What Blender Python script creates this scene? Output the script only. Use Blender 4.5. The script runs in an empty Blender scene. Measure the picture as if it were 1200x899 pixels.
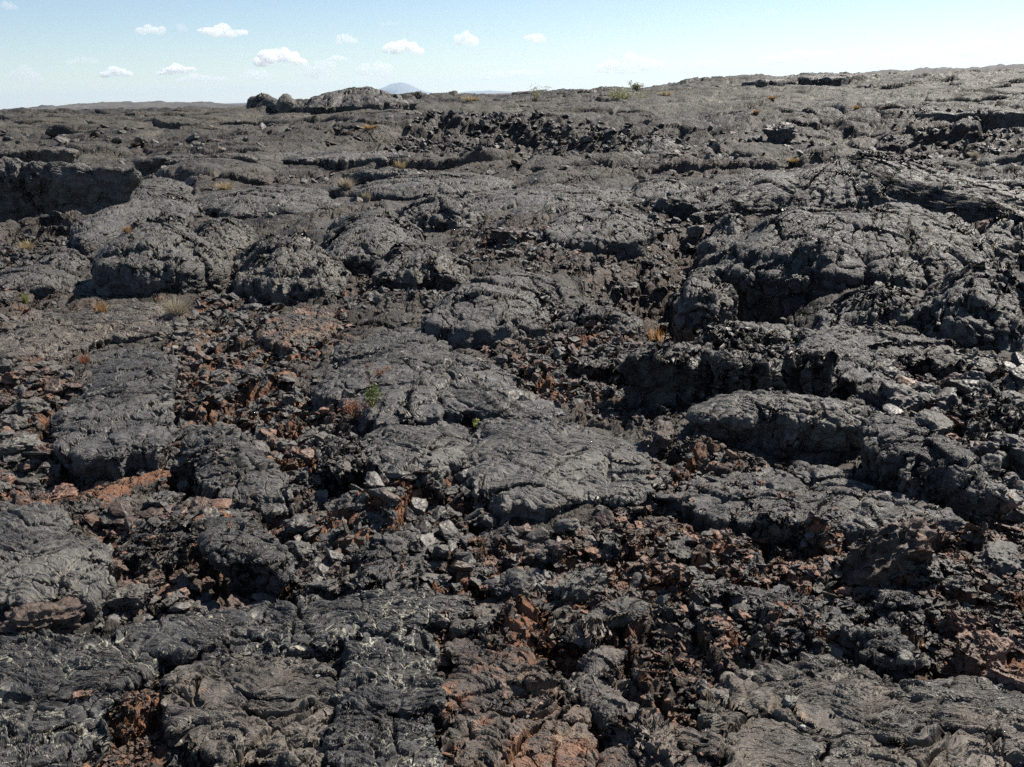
import bpy, math, random
import numpy as np
from concurrent.futures import ThreadPoolExecutor
from mathutils import Matrix, Vector

C = bpy.context.scene.collection
SC = bpy.context.scene
F32 = np.float32

# ------------------------------------------------------------------ camera
EYE = 1.6
FOC = 1082.0                       # focal length in pixels of a 1200 wide photo
PITCH = math.atan((449.5 - 110.0) / FOC)
ROLL = math.radians(1.9)
fwd = np.array([0, math.cos(PITCH), -math.sin(PITCH)])
up0 = np.array([0, math.sin(PITCH), math.cos(PITCH)])
rt0 = np.array([1.0, 0, 0])
rt = math.cos(ROLL) * rt0 - math.sin(ROLL) * up0
up = math.sin(ROLL) * rt0 + math.cos(ROLL) * up0
cam_d = bpy.data.cameras.new('camera')
cam = bpy.data.objects.new('camera', cam_d)
C.objects.link(cam)
cam_d.sensor_width = 36.0
cam_d.lens = 36.0 * FOC / 1200.0
cam_d.clip_start = 0.05
cam_d.clip_end = 200000.0
m = Matrix.Identity(4)
for i in range(3):
    m[i][0] = rt[i]; m[i][1] = up[i]; m[i][2] = -fwd[i]
m[0][3] = 0; m[1][3] = 0; m[2][3] = EYE
cam.matrix_world = m
SC.camera = cam

# ------------------------------------------------------------------ light
SUN_AZ = math.radians(50)          # to the right of the view direction (+Y)
SUN_EL = math.radians(47)
SKY_STRENGTH = 0.064
SUN_STRENGTH = 5.0
EXPOSURE = 0.90
w = bpy.data.worlds.new('World')
SC.world = w
w.use_nodes = True
nt = w.node_tree
nt.nodes.clear()
sky = nt.nodes.new('ShaderNodeTexSky')
sky.sky_type = 'NISHITA'
sky.sun_disc = False
sky.sun_elevation = SUN_EL
sky.sun_rotation = SUN_AZ
sky.altitude = 1200
sky.air_density = 1.0
sky.dust_density = 0.05
sky.ozone_density = 1.6
bg = nt.nodes.new('ShaderNodeBackground')
bg.inputs['Strength'].default_value = SKY_STRENGTH
wo = nt.nodes.new('ShaderNodeOutputWorld')
nt.links.new(sky.outputs[0], bg.inputs[0])
nt.links.new(bg.outputs[0], wo.inputs[0])
sd = bpy.data.lights.new('sun', 'SUN')
sd.energy = SUN_STRENGTH
sd.angle = math.radians(0.53)
sd.color = (1.0, 0.93, 0.83)
sun = bpy.data.objects.new('sun', sd)
C.objects.link(sun)
sv = Vector((math.sin(SUN_AZ) * math.cos(SUN_EL), math.cos(SUN_AZ) * math.cos(SUN_EL), math.sin(SUN_EL)))
sun.rotation_euler = sv.to_track_quat('Z', 'Y').to_euler()
sun.location = (20, 20, 40)
SC.view_settings.view_transform = 'Standard'
SC.view_settings.look = 'None'
SC.view_settings.exposure = EXPOSURE
SC.view_settings.gamma = 1
SC.view_settings.use_curve_mapping = False
SC.render.engine = 'CYCLES'
SC.cycles.use_denoising = False
SC.cycles.max_bounces = 5
SC.cycles.diffuse_bounces = 2
SC.cycles.glossy_bounces = 2
SC.cycles.transparent_max_bounces = 12
SC.cycles.volume_bounces = 6

rng = np.random.default_rng(7)
random.seed(7)

# ------------------------------------------------------------------ pixels of the photo -> ground
def ray(px, py):
    px = np.asarray(px, float); py = np.asarray(py, float)
    d = fwd[None] + rt[None] * ((px - 600) / FOC).reshape(-1, 1) + up[None] * ((449.5 - py) / FOC).reshape(-1, 1)
    return d

def azel(px, py):
    d = ray([px], [py])[0]
    return math.atan2(d[0], d[1]), d[2] / math.hypot(d[0], d[1])

RIDGE_R = 55.0
sk = [(-200, 142), (0, 134), (150, 131), (260, 127), (300, 124), (360, 116), (430, 110), (500, 111), (560, 112), (620, 110), (700, 107),
      (760, 103), (800, 99), (860, 96), (900, 93), (1000, 91), (1050, 89), (1100, 88), (1200, 84), (1400, 76)]
SK_A = np.array([azel(*p)[0] for p in sk]); SK_T = np.array([azel(*p)[1] for p in sk]) - 0.002

def sstep(t):
    t = np.clip(t, 0, 1)
    return t * t * (3 - 2 * t)

def macro(x, y):
    r = np.hypot(x, y)
    az = np.arctan2(x, y)
    zr = EYE + RIDGE_R * np.interp(az, SK_A, SK_T)
    t = np.clip((r - 7.0) / (RIDGE_R - 7.0), 0, 1)
    up_ = zr * (0.25 * t + 0.75 * sstep(t))
    back = -7.0 * sstep((r - RIDGE_R) / 60.0)
    return up_ + back

def ground_pt(px, py, lift=0.0):
    """where the line of sight through these photo pixels meets the smooth ground (raised by lift)"""
    px = np.atleast_1d(np.asarray(px, float)); py = np.atleast_1d(np.asarray(py, float))
    lift = np.broadcast_to(np.asarray(lift, float), px.shape)
    d = ray(px, py)
    d = d / np.hypot(d[:, 0], d[:, 1])[:, None]
    rs = np.concatenate([np.linspace(0.8, 12, 500), np.linspace(12.05, 110, 900)])
    X = d[:, 0:1] * rs; Y = d[:, 1:2] * rs; Z = EYE + d[:, 2:3] * rs
    below = Z < macro(X, Y) + lift[:, None]
    k = np.argmax(below, axis=1)
    k = np.where(below.any(axis=1), k, int(np.searchsorted(rs, RIDGE_R)))
    k = np.maximum(k, 1)
    rr = (rs[k] + rs[k - 1]) / 2
    return d[:, 0] * rr, d[:, 1] * rr

# ------------------------------------------------------------------ noise (numpy, threaded)
_P = np.random.default_rng(99).permutation(4096).astype(np.int32)
_P = np.concatenate([_P, _P])
_V = np.random.default_rng(5).uniform(-1, 1, 8192).astype(F32)
POOL = ThreadPoolExecutor(4)

def par(fn, arrs, ret=1, chunk=60000):
    n = arrs[0].size
    shp = arrs[0].shape
    flat = [np.ascontiguousarray(a, dtype=F32).ravel() for a in arrs]
    outs = [np.empty(n, F32) for _ in range(ret)]
    def job(i):
        s = slice(i, min(i + chunk, n))
        r = fn(*[a[s] for a in flat])
        if ret == 1: r = (r,)
        for o, q in zip(outs, r): o[s] = q
    list(POOL.map(job, range(0, n, chunk)))
    outs = [o.reshape(shp) for o in outs]
    return outs[0] if ret == 1 else outs

def _vn3(x, y, z, seed):
    xi = np.floor(x); yi = np.floor(y); zi = np.floor(z)
    fx = x - xi; fy = y - yi; fz = z - zi
    xi = xi.astype(np.int32) & 4095; yi = yi.astype(np.int32) & 4095; zi = (zi.astype(np.int32) + seed * 37) & 4095
    fx = fx * fx * (3 - 2 * fx); fy = fy * fy * (3 - 2 * fy); fz = fz * fz * (3 - 2 * fz)
    x1 = (xi + 1) & 4095; y1 = (yi + 1) & 4095; z1 = (zi + 1) & 4095
    px0 = _P[xi]; px1 = _P[x1]
    a00 = _P[px0 + yi]; a01 = _P[px0 + y1]; a10 = _P[px1 + yi]; a11 = _P[px1 + y1]
    def l(a): return _V[_P[a + zi]] * (1 - fz) + _V[_P[a + z1]] * fz
    v0 = l(a00) * (1 - fy) + l(a01) * fy
    v1 = l(a10) * (1 - fy) + l(a11) * fy
    return v0 * (1 - fx) + v1 * fx

def fbm3(x, y, z, scale, octs=4, seed=1, gain=0.5, ridged=False):
    def f(x, y, z):
        o = np.zeros_like(x); a = 1.0; t = 0.0
        X = x * scale + 11.3 * seed; Y = y * scale - 7.7 * seed; Z = z * scale + 3.1
        for k in range(octs):
            v = _vn3(X, Y, Z, seed + k)
            if ridged: v = 1 - 2 * np.abs(v)
            o += a * v; t += a; a *= gain
            X, Y, Z = X * 1.62 + Y * 1.21 + 5.2, Y * 1.62 - X * 1.21 + 1.7, Z * 2.03 + 9.1
        return o / t
    return par(f, [x, y, z])

def fbm2(x, y, scale, octs=4, seed=1, gain=0.5, ridged=False):
    return fbm3(x, y, np.zeros_like(x), scale, octs, seed, gain, ridged)

def vor2(x, y, seed):
    """returns F1, F2, random per cell, offset to the cell's centre"""
    def f(x, y):
        xi = np.floor(x); yi = np.floor(y)
        f1 = np.full_like(x, 9); f2 = np.full_like(x, 9); idd = np.zeros_like(x); ox = np.zeros_like(x); oy = np.zeros_like(x)
        xi_ = xi.astype(np.int32); yi_ = yi.astype(np.int32)
        for dx in (-1, 0, 1):
            for dy in (-1, 0, 1):
                h = _P[_P[(xi_ + dx) & 4095] + ((yi_ + dy + seed * 17) & 4095)]
                jx = xi + dx + 0.5 + 0.45 * _V[h]; jy = yi + dy + 0.5 + 0.45 * _V[h + 4096]
                ax = x - jx; ay = y - jy
                d = np.sqrt(ax * ax + ay * ay)
                near = d < f1
                f2 = np.where(near, f1, np.minimum(f2, d))
                f1 = np.where(near, d, f1); idd = np.where(near, _V[(h * 3 + 7) & 8191], idd)
                ox = np.where(near, ax, ox); oy = np.where(near, ay, oy)
        return f1, f2, idd, ox, oy
    return par(f, [x, y], 5)

def in_poly(x, y, P):
    P = np.asarray(P, float)
    ins = np.zeros(x.shape, bool)
    j = len(P) - 1
    for i in range(len(P)):
        xi, yi = P[i]; xj, yj = P[j]
        c = ((yi > y) != (yj > y))
        ins ^= c & (x < (xj - xi) * (y - yi) / (yj - yi + 1e-12) + xi)
        j = i
    return ins

def poly_dist(x, y, P):
    """unsigned distance to the outline"""
    P = np.asarray(P, float)
    d = np.full(x.shape, 1e9)
    for i in range(len(P)):
        ax, ay = P[i - 1]; bx, by = P[i]
        ex, ey = bx - ax, by - ay
        t = np.clip(((x - ax) * ex + (y - ay) * ey) / (ex * ex + ey * ey + 1e-12), 0, 1)
        d = np.minimum(d, np.hypot(x - ax - t * ex, y - ay - t * ey))
    return d

# ------------------------------------------------------------------ layout: zones, pits, ledges (photo pixels)
# rubble zones: outline, how many rocks, size range in photo px, rust share, flatness, phrase
ZONES = [
 ('bowl', [(440,166),(480,156),(600,150),(760,154),(880,162),(870,178),(760,183),(640,179),(540,184),(480,180)], 2800, (3,9), .04, .6, 'in the dark rubble bowl below the skyline'),
 ('far_right', [(1010,152),(1080,138),(1200,148),(1200,182),(1050,178)], 350, (3,10), .08, .7, 'in the far rubble strip at the right'),
 ('valley', [(0,296),(60,272),(115,285),(70,322),(0,328)], 170, (5,15), .08, .7, 'in the shaded hollow at the far left'),
 ('trench', [(240,345),(320,350),(335,400),(300,430),(285,480),(200,490),(195,420),(220,380)], 800, (4,15), .2, .6, 'in the rubble trench below the rounded mounds'),
 ('left', [(0,430),(70,425),(95,470),(62,540),(30,590),(0,590)], 600, (5,22), .4, .55, 'in the rubble left of the big cracked slab'),
 ('middle', [(205,445),(300,430),(400,480),(395,530),(350,600),(200,590),(200,520)], 1500, (4,21), .22, .55, 'in the rubble between the cracked slab and the central dome'),
 ('centre', [(350,520),(440,510),(545,555),(580,610),(740,615),(700,700),(540,720),(430,690),(350,690),(330,600)], 2000, (5,25), .34, .55, 'in the central rusty rubble below the flat slab'),
 ('gully', [(560,410),(640,400),(740,400),(830,450),(770,500),(700,500),(640,470)], 900, (5,17), .35, .6, 'in the gully right of the central dome'),
 ('pit', [(690,255),(860,250),(870,330),(840,395),(740,395),(690,330)], 260, (7,18), .04, .75, 'in the deep shaded pit'),
 ('chips', [(560,640),(800,612),(1000,592),(1200,600),(1200,770),(1000,775),(850,770),(700,720)], 6500, (4,18), .38, .35, 'in the field of flat chips at the right'),
 ('right', [(1000,440),(1200,430),(1200,600),(1160,600),(1120,520),(1000,490)], 700, (6,28), .2, .6, 'in the dark rubble at the right edge'),
 ('lowleft', [(100,600),(350,590),(420,680),(300,700),(140,722),(110,660)], 1150, (5,27), .3, .55, 'in the rubble above the bluish slab'),
 ('bottom', [(505,720),(700,700),(860,750),(850,899),(520,899)], 1700, (4,16), .6, .4, 'on the rusty ground at the bottom'),
 ('dirt', [(125,800),(190,790),(170,899),(115,899)], 900, (3,11), .98, .5, 'on the orange dirt'),
 ('upmid', [(250,320),(400,330),(520,345),(520,375),(400,365),(250,345)], 330, (5,12), .12, .6, 'between the upper mounds'),
 ('crook', [(380,380),(420,370),(400,420),(330,440),(300,400)], 160, (5,14), .3, .5, 'beside the central dome'),
 ('shelf', [(760,540),(830,530),(940,560),(900,600),(760,600)], 500, (5,15), .4, .4, 'on the ledge right of the flat slab'),
 ('band', [(540,290),(700,290),(690,340),(520,320)], 200, (5,13), .2, .6, 'behind the middle mound'),
]
ZW = []
for z in ZONES:
    P = np.array(z[1], float)
    gx, gy = ground_pt(P[:, 0], P[:, 1])
    ZW.append(np.stack([gx, gy], 1))

PITS = [ # px, py, radius across (px), radius in depth (m), depth
 (50, 250, 120, 2.0, 0.7), (795, 345, 85, 1.2, 1.0), (820, 300, 40, 1.0, 0.35), (410, 545, 38, 0.25, 0.16), (300, 300, 40, 1.0, 0.3),
 (645, 170, 230, 3.4, 0.8), (480, 320, 45, 0.8, 0.25), (1080, 168, 130, 4.0, 0.5), (900, 366, 90, 0.7, 0.3), (270, 670, 45, 0.22, 0.12),
 (1000, 270, 60, 1.0, 0.2), (1170, 300, 40, 1.2, 0.4), (230, 560, 40, 0.2, 0.08), (70, 555, 40, .25, .1)]
PW = []
for (px, py, rx, ry, dep) in PITS:
    gx, gy = ground_pt(px, py)
    PW.append((gx[0], gy[0], rx / FOC * math.hypot(gx[0], gy[0]), ry, dep))

LEDGES = [ # polyline px, height, fall-off behind (m)
 ([(-60,222),(0,216),(60,212),(120,208),(165,206)], 1.0, 4), ([(165,196),(230,192),(300,200)], .3, 3), ([(330,190),(400,184),(470,192)], .3, 3),
 ([(400,206),(460,204),(520,212)], .28, 2.5), ([(420,150),(520,144),(640,142),(760,149),(860,157)], .4, 8),
 ([(460,176),(480,173),(505,178)], .2, 2), ([(880,104),(930,101),(1000,102)], .35, 10), ([(1070,137),(1130,134),(1200,136)], .5, 6),
 ([(980,190),(1080,188),(1200,200)], .35, 4), ([(800,160),(900,168),(960,162)], .3, 4), ([(240,88+60),(180,146),(120,150)], .25, 6),
 ([(50,166),(80,160),(105,164)], .2, 5), ([(180,146),(250,143)], .35, 6), ([(840,222),(900,214),(960,222)], .2, 2),
 ([(650,245),(700,240),(740,248)], .2, 1.6), ([(1000,115),(1060,112),(1150,118)], .3, 8), ([(1140,99),(1200,104)], .4, 10),
 ([(540,225),(620,222),(700,228)], .12, 2), ([(0,187),(60,183)], .3, 3), ([(1040,228),(1100,224),(1200,232)], .25, 2),
 ([(380,125),(440,122),(500,126)], .3, 6), ([(560,128),(640,127)], .2, 5), ([(850,125),(980,120)],.2,6)]
LW = []
for (pl, A, L) in LEDGES:
    P = np.array(pl, float)
    gx, gy = ground_pt(P[:, 0], P[:, 1], A * .7)
    LW.append((gx, gy, A, L))

RUSTY = [(150,860,50,75), (520,830,35,90), (640,722,90,30), (720,670,150,40), (900,650,220,45), (1150,760,70,45), (420,600,70,40), (90,562,70,25), (230,600,50,20),
 (640,470,60,30), (700,440,50,25), (60,400,90,20), (150,375,50,14), (280,450,60,40), (840,760,40,30), (1120,700,80,30)]
RW = []
for (px, py, rx, ry) in RUSTY:
    g0 = ground_pt([px, px, px], [py, py - ry, py + ry])
    RW.append((g0[0][0], g0[1][0], rx / FOC * math.hypot(g0[0][0], g0[1][0]) * 1.1, (g0[1][1] - g0[1][2]) / 2))
DIRT = [(RW[i][0], RW[i][1]) for i in (0, 1, 5, 7)]
FLATS = []     # footprints of the slabs, so that the ground stays low under them

def zone_mask(x, y):
    m = np.zeros(x.shape, F32)
    for P in ZW:
        mg = 0.12 * (P[:, 1].mean() / 4)
        sel = (x > P[:, 0].min() - mg) & (x < P[:, 0].max() + mg) & (y > P[:, 1].min() - mg) & (y < P[:, 1].max() + mg)
        if not sel.any(): continue
        xs, ys = x[sel], y[sel]
        ins = in_poly(xs, ys, P)
        d = poly_dist(xs, ys, P)
        v = np.clip(0.5 + np.where(ins, d, -d) / (2 * mg), 0, 1)
        m[sel] = np.maximum(m[sel], v)
    return m

def height(x, y, want_masks=False):
    x = np.asarray(x, F32); y = np.asarray(y, F32)
    r = np.hypot(x, y)
    h = macro(x, y).astype(F32)
    near = np.exp(-(r / 3.2) ** 2)
    far = sstep((r - 12) / 25)
    h += fbm2(x, y, 0.35, 3, 3) * (0.10 + 0.18 * sstep((r - 5) / 10)) * (1 - near * .7)
    h += fbm2(x, y, 0.07, 2, 21) * 0.35 * far * (1 - sstep((r - 35) / 20) * .6)
    h += fbm2(x, y, 1.4, 3, 4) * 0.05
    # warped coordinates for hummocks
    wx = x + 0.35 * fbm2(x, y, 0.9, 3, 6); wy = y + 0.35 * fbm2(x, y, 0.9, 3, 7)
    rub = np.zeros_like(x)
    # hummocks of swollen crust
    def hummock(cell, amp, seed, mask, asp=0.75):
        f1, f2, idd, ox, oy = vor2(wx / cell, wy / (cell * asp), seed)
        e = np.clip((f2 - f1), 0, 1)
        dome = np.sqrt(np.clip(e * 2.2, 0, 1)) * (0.75 + 0.5 * idd)
        tilt = 0.4 * (ox * np.sin(idd * 40) + oy * np.cos(idd * 31)) * np.clip(e * 4, 0, 1)
        return mask * amp * (dome + tilt), (1 - np.clip(e * 7, 0, 1)) * mask, e
    m1 = sstep((r - 5.5) / 3.0) * (1 - sstep((r - 11) / 9) * .85)
    hm = np.ones_like(x)
    for (P, dz, x0, x1, y0, y1) in FLATS:
        if y0 < 4.5: continue
        sel = (x > x0 - 1.7) & (x < x1 + 1.7) & (y > y0 - 1.7) & (y < y1 + 1.7)
        if not sel.any(): continue
        xs, ys = x[sel], y[sel]
        ins = in_poly(xs, ys, P)
        d = np.where(ins, 0, poly_dist(xs, ys, P))
        hm[sel] = np.minimum(hm[sel], sstep(d / 1.6))
    for (gx, gy, rx, ry, dep) in PW:
        q = ((x - gx) / rx) ** 2 + ((y - gy) / ry) ** 2
        hm = np.minimum(hm, sstep((q - .6) / 2))
    h += .08 * (1 - hm) * sstep((r - 5) / 2)
    m1 = m1 * hm
    a, c1, _ = hummock(1.25, 0.30, 11, m1)
    h += a
    a, c1b, _ = hummock(2.4, 0.28, 15, m1, .7)
    h += a; c1 = np.maximum(c1, c1b)
    m2 = sstep((r - 12) / 8) * (1 - sstep((r - 45) / 25) * .5)
    n2 = 0.45 + 0.55 * sstep(fbm2(x, y, 0.11, 2, 33) * 1.5 + .5)
    a, c2, _ = hummock(3.4, 0.11, 12, m2 * n2 * hm, .6)
    h += a
    a, c3, _ = hummock(0.6, 0.045, 13, sstep((r - 2.2) / 2.0) * (1 - sstep((r - 20) / 8)))
    h += a
    # explicit pits
    for (gx, gy, rx, ry, dep) in PW:
        q = ((x - gx) / rx) ** 2 + ((y - gy) / ry) ** 2
        sel = q < 6
        if sel.any():
            h[sel] -= dep * np.exp(-q[sel] ** 1.5 * 0.9)
    # ledges facing the camera
    jit = 0.6 * fbm2(x, y, .8, 5, 44, gain=.6)
    jn = fbm2(x, y, 2.3, 3, 45)
    for (gx, gy, A, L) in LW:
        d0 = math.hypot(gx.mean(), gy.mean())
        sel = (np.abs(x - gx.mean()) < (gx.max() - gx.min()) * .5 + 2.5) & (y > gy.min() - 2.5) & (y < gy.max() + L * 4)
        if not sel.any(): continue
        xs, ys = x[sel], y[sel]
        line = np.interp(xs, gx, gy) + jit[sel] * (0.5 + d0 / 25)
        s = ys - line
        endf = np.clip((np.minimum(xs - gx.min(), gx.max() - xs)) / (0.03 * d0 + .3) + .5, 0, 1)
        hh = .42 * A * sstep(s / (0.16 + 0.018 * d0) + .3 * jn[sel]) * np.exp(-np.maximum(s, 0) / L) * endf
        h[sel] += hh
    zm = zone_mask(x, y)
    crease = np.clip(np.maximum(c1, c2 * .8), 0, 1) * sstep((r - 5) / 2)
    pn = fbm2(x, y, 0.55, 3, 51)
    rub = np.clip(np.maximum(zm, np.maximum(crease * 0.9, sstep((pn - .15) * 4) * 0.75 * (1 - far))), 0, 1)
    # broken plates and rubble
    fx = x + 0.02 * fbm2(x, y, 9, 2, 61); fy = y + 0.02 * fbm2(x, y, 9, 2, 62)
    for cell, amp, sd_, lo in ((0.34, 0.055, 71, 0.16), (0.13, 0.028, 72, 0.08), (0.055, 0.009, 73, 0.05)):
        rlim = cell * 90
        msk = (lo + (1 - lo) * rub) * (1 - .55 * sstep((r - 4.5) / 3)) * (1 - sstep((r - rlim) / (rlim * .7)))
        if msk.max() <= 0: continue
        ca, sa = math.cos(sd_ * 1.3), math.sin(sd_ * 1.3)
        f1, f2, idd, ox, oy = vor2((fx * ca + fy * sa) / cell, (-fx * sa + fy * ca) / (cell * .72), sd_)
        e = f2 - f1
        plate = idd * 0.6 + 1.3 * (ox * np.sin(idd * 57) + oy * np.cos(idd * 43)) - 1.1 * np.exp(-(e / 0.10) ** 2)
        h += msk * amp * plate
    # low broken ridges and cracks on the far plain
    mf = sstep((r - 11) / 8) * (1 - sstep((r - 70) / 40))
    fwx = x + 1.2 * fbm2(x, y, .3, 3, 83); fwy = y + 1.2 * fbm2(x, y, .3, 3, 84)
    rg = fbm2(fwx * .55, fwy, .5, 5, 82, gain=.55, ridged=True)
    patch = sstep(fbm2(x, y, .12, 3, 86) * 2.2 + .45)
    h += mf * patch * .16 * np.clip(rg - .05, 0, 1)
    f1, f2, idd, ox, oy = vor2(fwx / 2.1, fwy / 1.6, 87)
    ck = np.exp(-((f2 - f1) / .055) ** 2) * sstep(fbm2(x, y, .25, 3, 88) * 3 + .4)
    h += mf * (.12 * idd * np.clip((f2 - f1) * 9, 0, 1) - .22 * ck)
    rub = np.clip(rub + mf * .7 * patch * sstep((rg - .15) * 3), 0, 1)
    # far blocky texture
    mfar = sstep((r - 14) / 10)
    if mfar.max() > 0:
        f1, f2, idd, ox, oy = vor2(x / .8, y / .8, 81)
        h += mfar * (0.10 + rub) * 0.10 * (idd * .6 + .8 * (ox * np.sin(idd * 57) + oy * np.cos(idd * 43)) - .5 * np.exp(-((f2 - f1) / .12) ** 2))
    h += fbm2(x, y, 5.0, 4, 91, gain=.55) * (0.014 + 0.02 * rub) * (1 + far * .6)
    for (P, dz, x0, x1, y0, y1) in FLATS:
        sel = (x > x0) & (x < x1) & (y > y0) & (y < y1)
        if not sel.any(): continue
        xs, ys = x[sel], y[sel]
        ins = in_poly(xs, ys, P)
        d = poly_dist(xs, ys, P)
        h[sel] -= np.where(ins, dz * sstep(d / 0.12), 0)
    if want_masks:
        ex = np.zeros_like(x)
        for (gx, gy, rx, ry) in RW:
            q = ((x - gx) / rx) ** 2 + ((y - gy) / ry) ** 2
            ex = np.maximum(ex, np.exp(-q * .8) * (1.8 if (gx, gy) in DIRT else .75))
        rust = .5 * ex + np.clip(0.5 * rub + .25 * pn + 0.15, 0, 1) * (1 - sstep((r - 6) / 6) * .75)
        return h, rub.astype(F32), rust.astype(F32), far.astype(F32)
    return h

# ------------------------------------------------------------------ mesh / object helpers
def mesh_np(name, V, quads=None, tris=None, smooth=True):
    me = bpy.data.meshes.new(name)
    V = np.ascontiguousarray(V, dtype=F32)
    nq = 0 if quads is None else len(quads); ntri = 0 if tris is None else len(tris)
    me.vertices.add(len(V)); me.vertices.foreach_set('co', V.ravel())
    loops = []
    if nq: loops.append(np.asarray(quads, np.int32).ravel())
    if ntri: loops.append(np.asarray(tris, np.int32).ravel())
    loops = np.concatenate(loops)
    me.loops.add(len(loops)); me.loops.foreach_set('vertex_index', loops)
    me.polygons.add(nq + ntri)
    st = np.concatenate([np.arange(nq) * 4, nq * 4 + np.arange(ntri) * 3]).astype(np.int32)
    me.polygons.foreach_set('loop_start', st)
    me.update(calc_edges=True)
    me.validate(verbose=False)
    if smooth:
        me.polygons.foreach_set('use_smooth', np.ones(nq + ntri, bool))
    else:
        me.polygons.foreach_set('use_smooth', np.zeros(nq + ntri, bool))
    return me

def add_attr(me, name, vals):
    a = me.attributes.new(name, 'FLOAT', 'POINT')
    a.data.foreach_set('value', np.ascontiguousarray(vals, dtype=F32).ravel())

def link(name, me, mat, loc=(0, 0, 0), parent=None, label=None, cat=None, group=None, kind=None):
    o = bpy.data.objects.new(name, me)
    C.objects.link(o)
    if mat is not None and len(me.materials) == 0: me.materials.append(mat)
    if parent is not None: o.parent = parent
    o.location = loc
    if label: o['label'] = label
    if cat: o['category'] = cat
    if group: o['group'] = group
    o['kind'] = kind or 'thing'
    return o

# ------------------------------------------------------------------ materials
class NT:
    def __init__(s, name):
        s.m = bpy.data.materials.new(name); s.m.use_nodes = True
        s.t = s.m.node_tree; s.t.nodes.clear()
        s.out = s.t.nodes.new('ShaderNodeOutputMaterial')
    def n(s, typ, **kw):
        x = s.t.nodes.new(typ)
        for k, v in kw.items():
            if k.startswith('i_'): x.inputs[k[2:]].default_value = v
            else: setattr(x, k, v)
        return x
    def l(s, a, b): s.t.links.new(a, b)
    def math(s, op, a, b=None, c=None, clamp=False):
        x = s.t.nodes.new('ShaderNodeMath'); x.operation = op; x.use_clamp = clamp
        for i, v in enumerate((a, b, c)):
            if v is None: continue
            if isinstance(v, (int, float)): x.inputs[i].default_value = v
            else: s.l(v, x.inputs[i])
        return x.outputs[0]
    def noise(s, vec, scale, detail=4, rough=.5, dist=0.0, typ='FBM'):
        x = s.t.nodes.new('ShaderNodeTexNoise')
        x.inputs['Scale'].default_value = scale; x.inputs['Detail'].default_value = detail
        x.inputs['Roughness'].default_value = rough; x.inputs['Distortion'].default_value = dist
        s.l(vec, x.inputs['Vector']); return x.outputs['Fac']
    def vor(s, vec, scale, feature='F1', out='Distance', rand=1.0):
        x = s.t.nodes.new('ShaderNodeTexVoronoi'); x.feature = feature
        x.inputs['Scale'].default_value = scale; x.inputs['Randomness'].default_value = rand
        s.l(vec, x.inputs['Vector']); return x.outputs[out]
    def ramp(s, v, lo, hi, a=0.0, b=1.0):
        x = s.t.nodes.new('ShaderNodeMapRange'); x.clamp = True
        x.interpolation_type = 'SMOOTHSTEP'
        for k, q in (('From Min', lo), ('From Max', hi), ('To Min', a), ('To Max', b)):
            if isinstance(q, (int, float)): x.inputs[k].default_value = q
            else: s.l(q, x.inputs[k])
        s.l(v, x.inputs['Value']); return x.outputs[0]
    def mix(s, f, a, b, blend='MIX'):
        x = s.t.nodes.new('ShaderNodeMix'); x.data_type = 'RGBA'; x.blend_type = blend
        if isinstance(f, (int, float)): x.inputs[0].default_value = f
        else: s.l(f, x.inputs[0])
        for i, v in ((6, a), (7, b)):
            if isinstance(v, (tuple, list)): x.inputs[i].default_value = (*v, 1)
            else: s.l(v, x.inputs[i])
        return x.outputs[2]

DARK = (0.030, 0.0285, 0.028)
LIGHT = (0.185, 0.172, 0.155)

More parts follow.
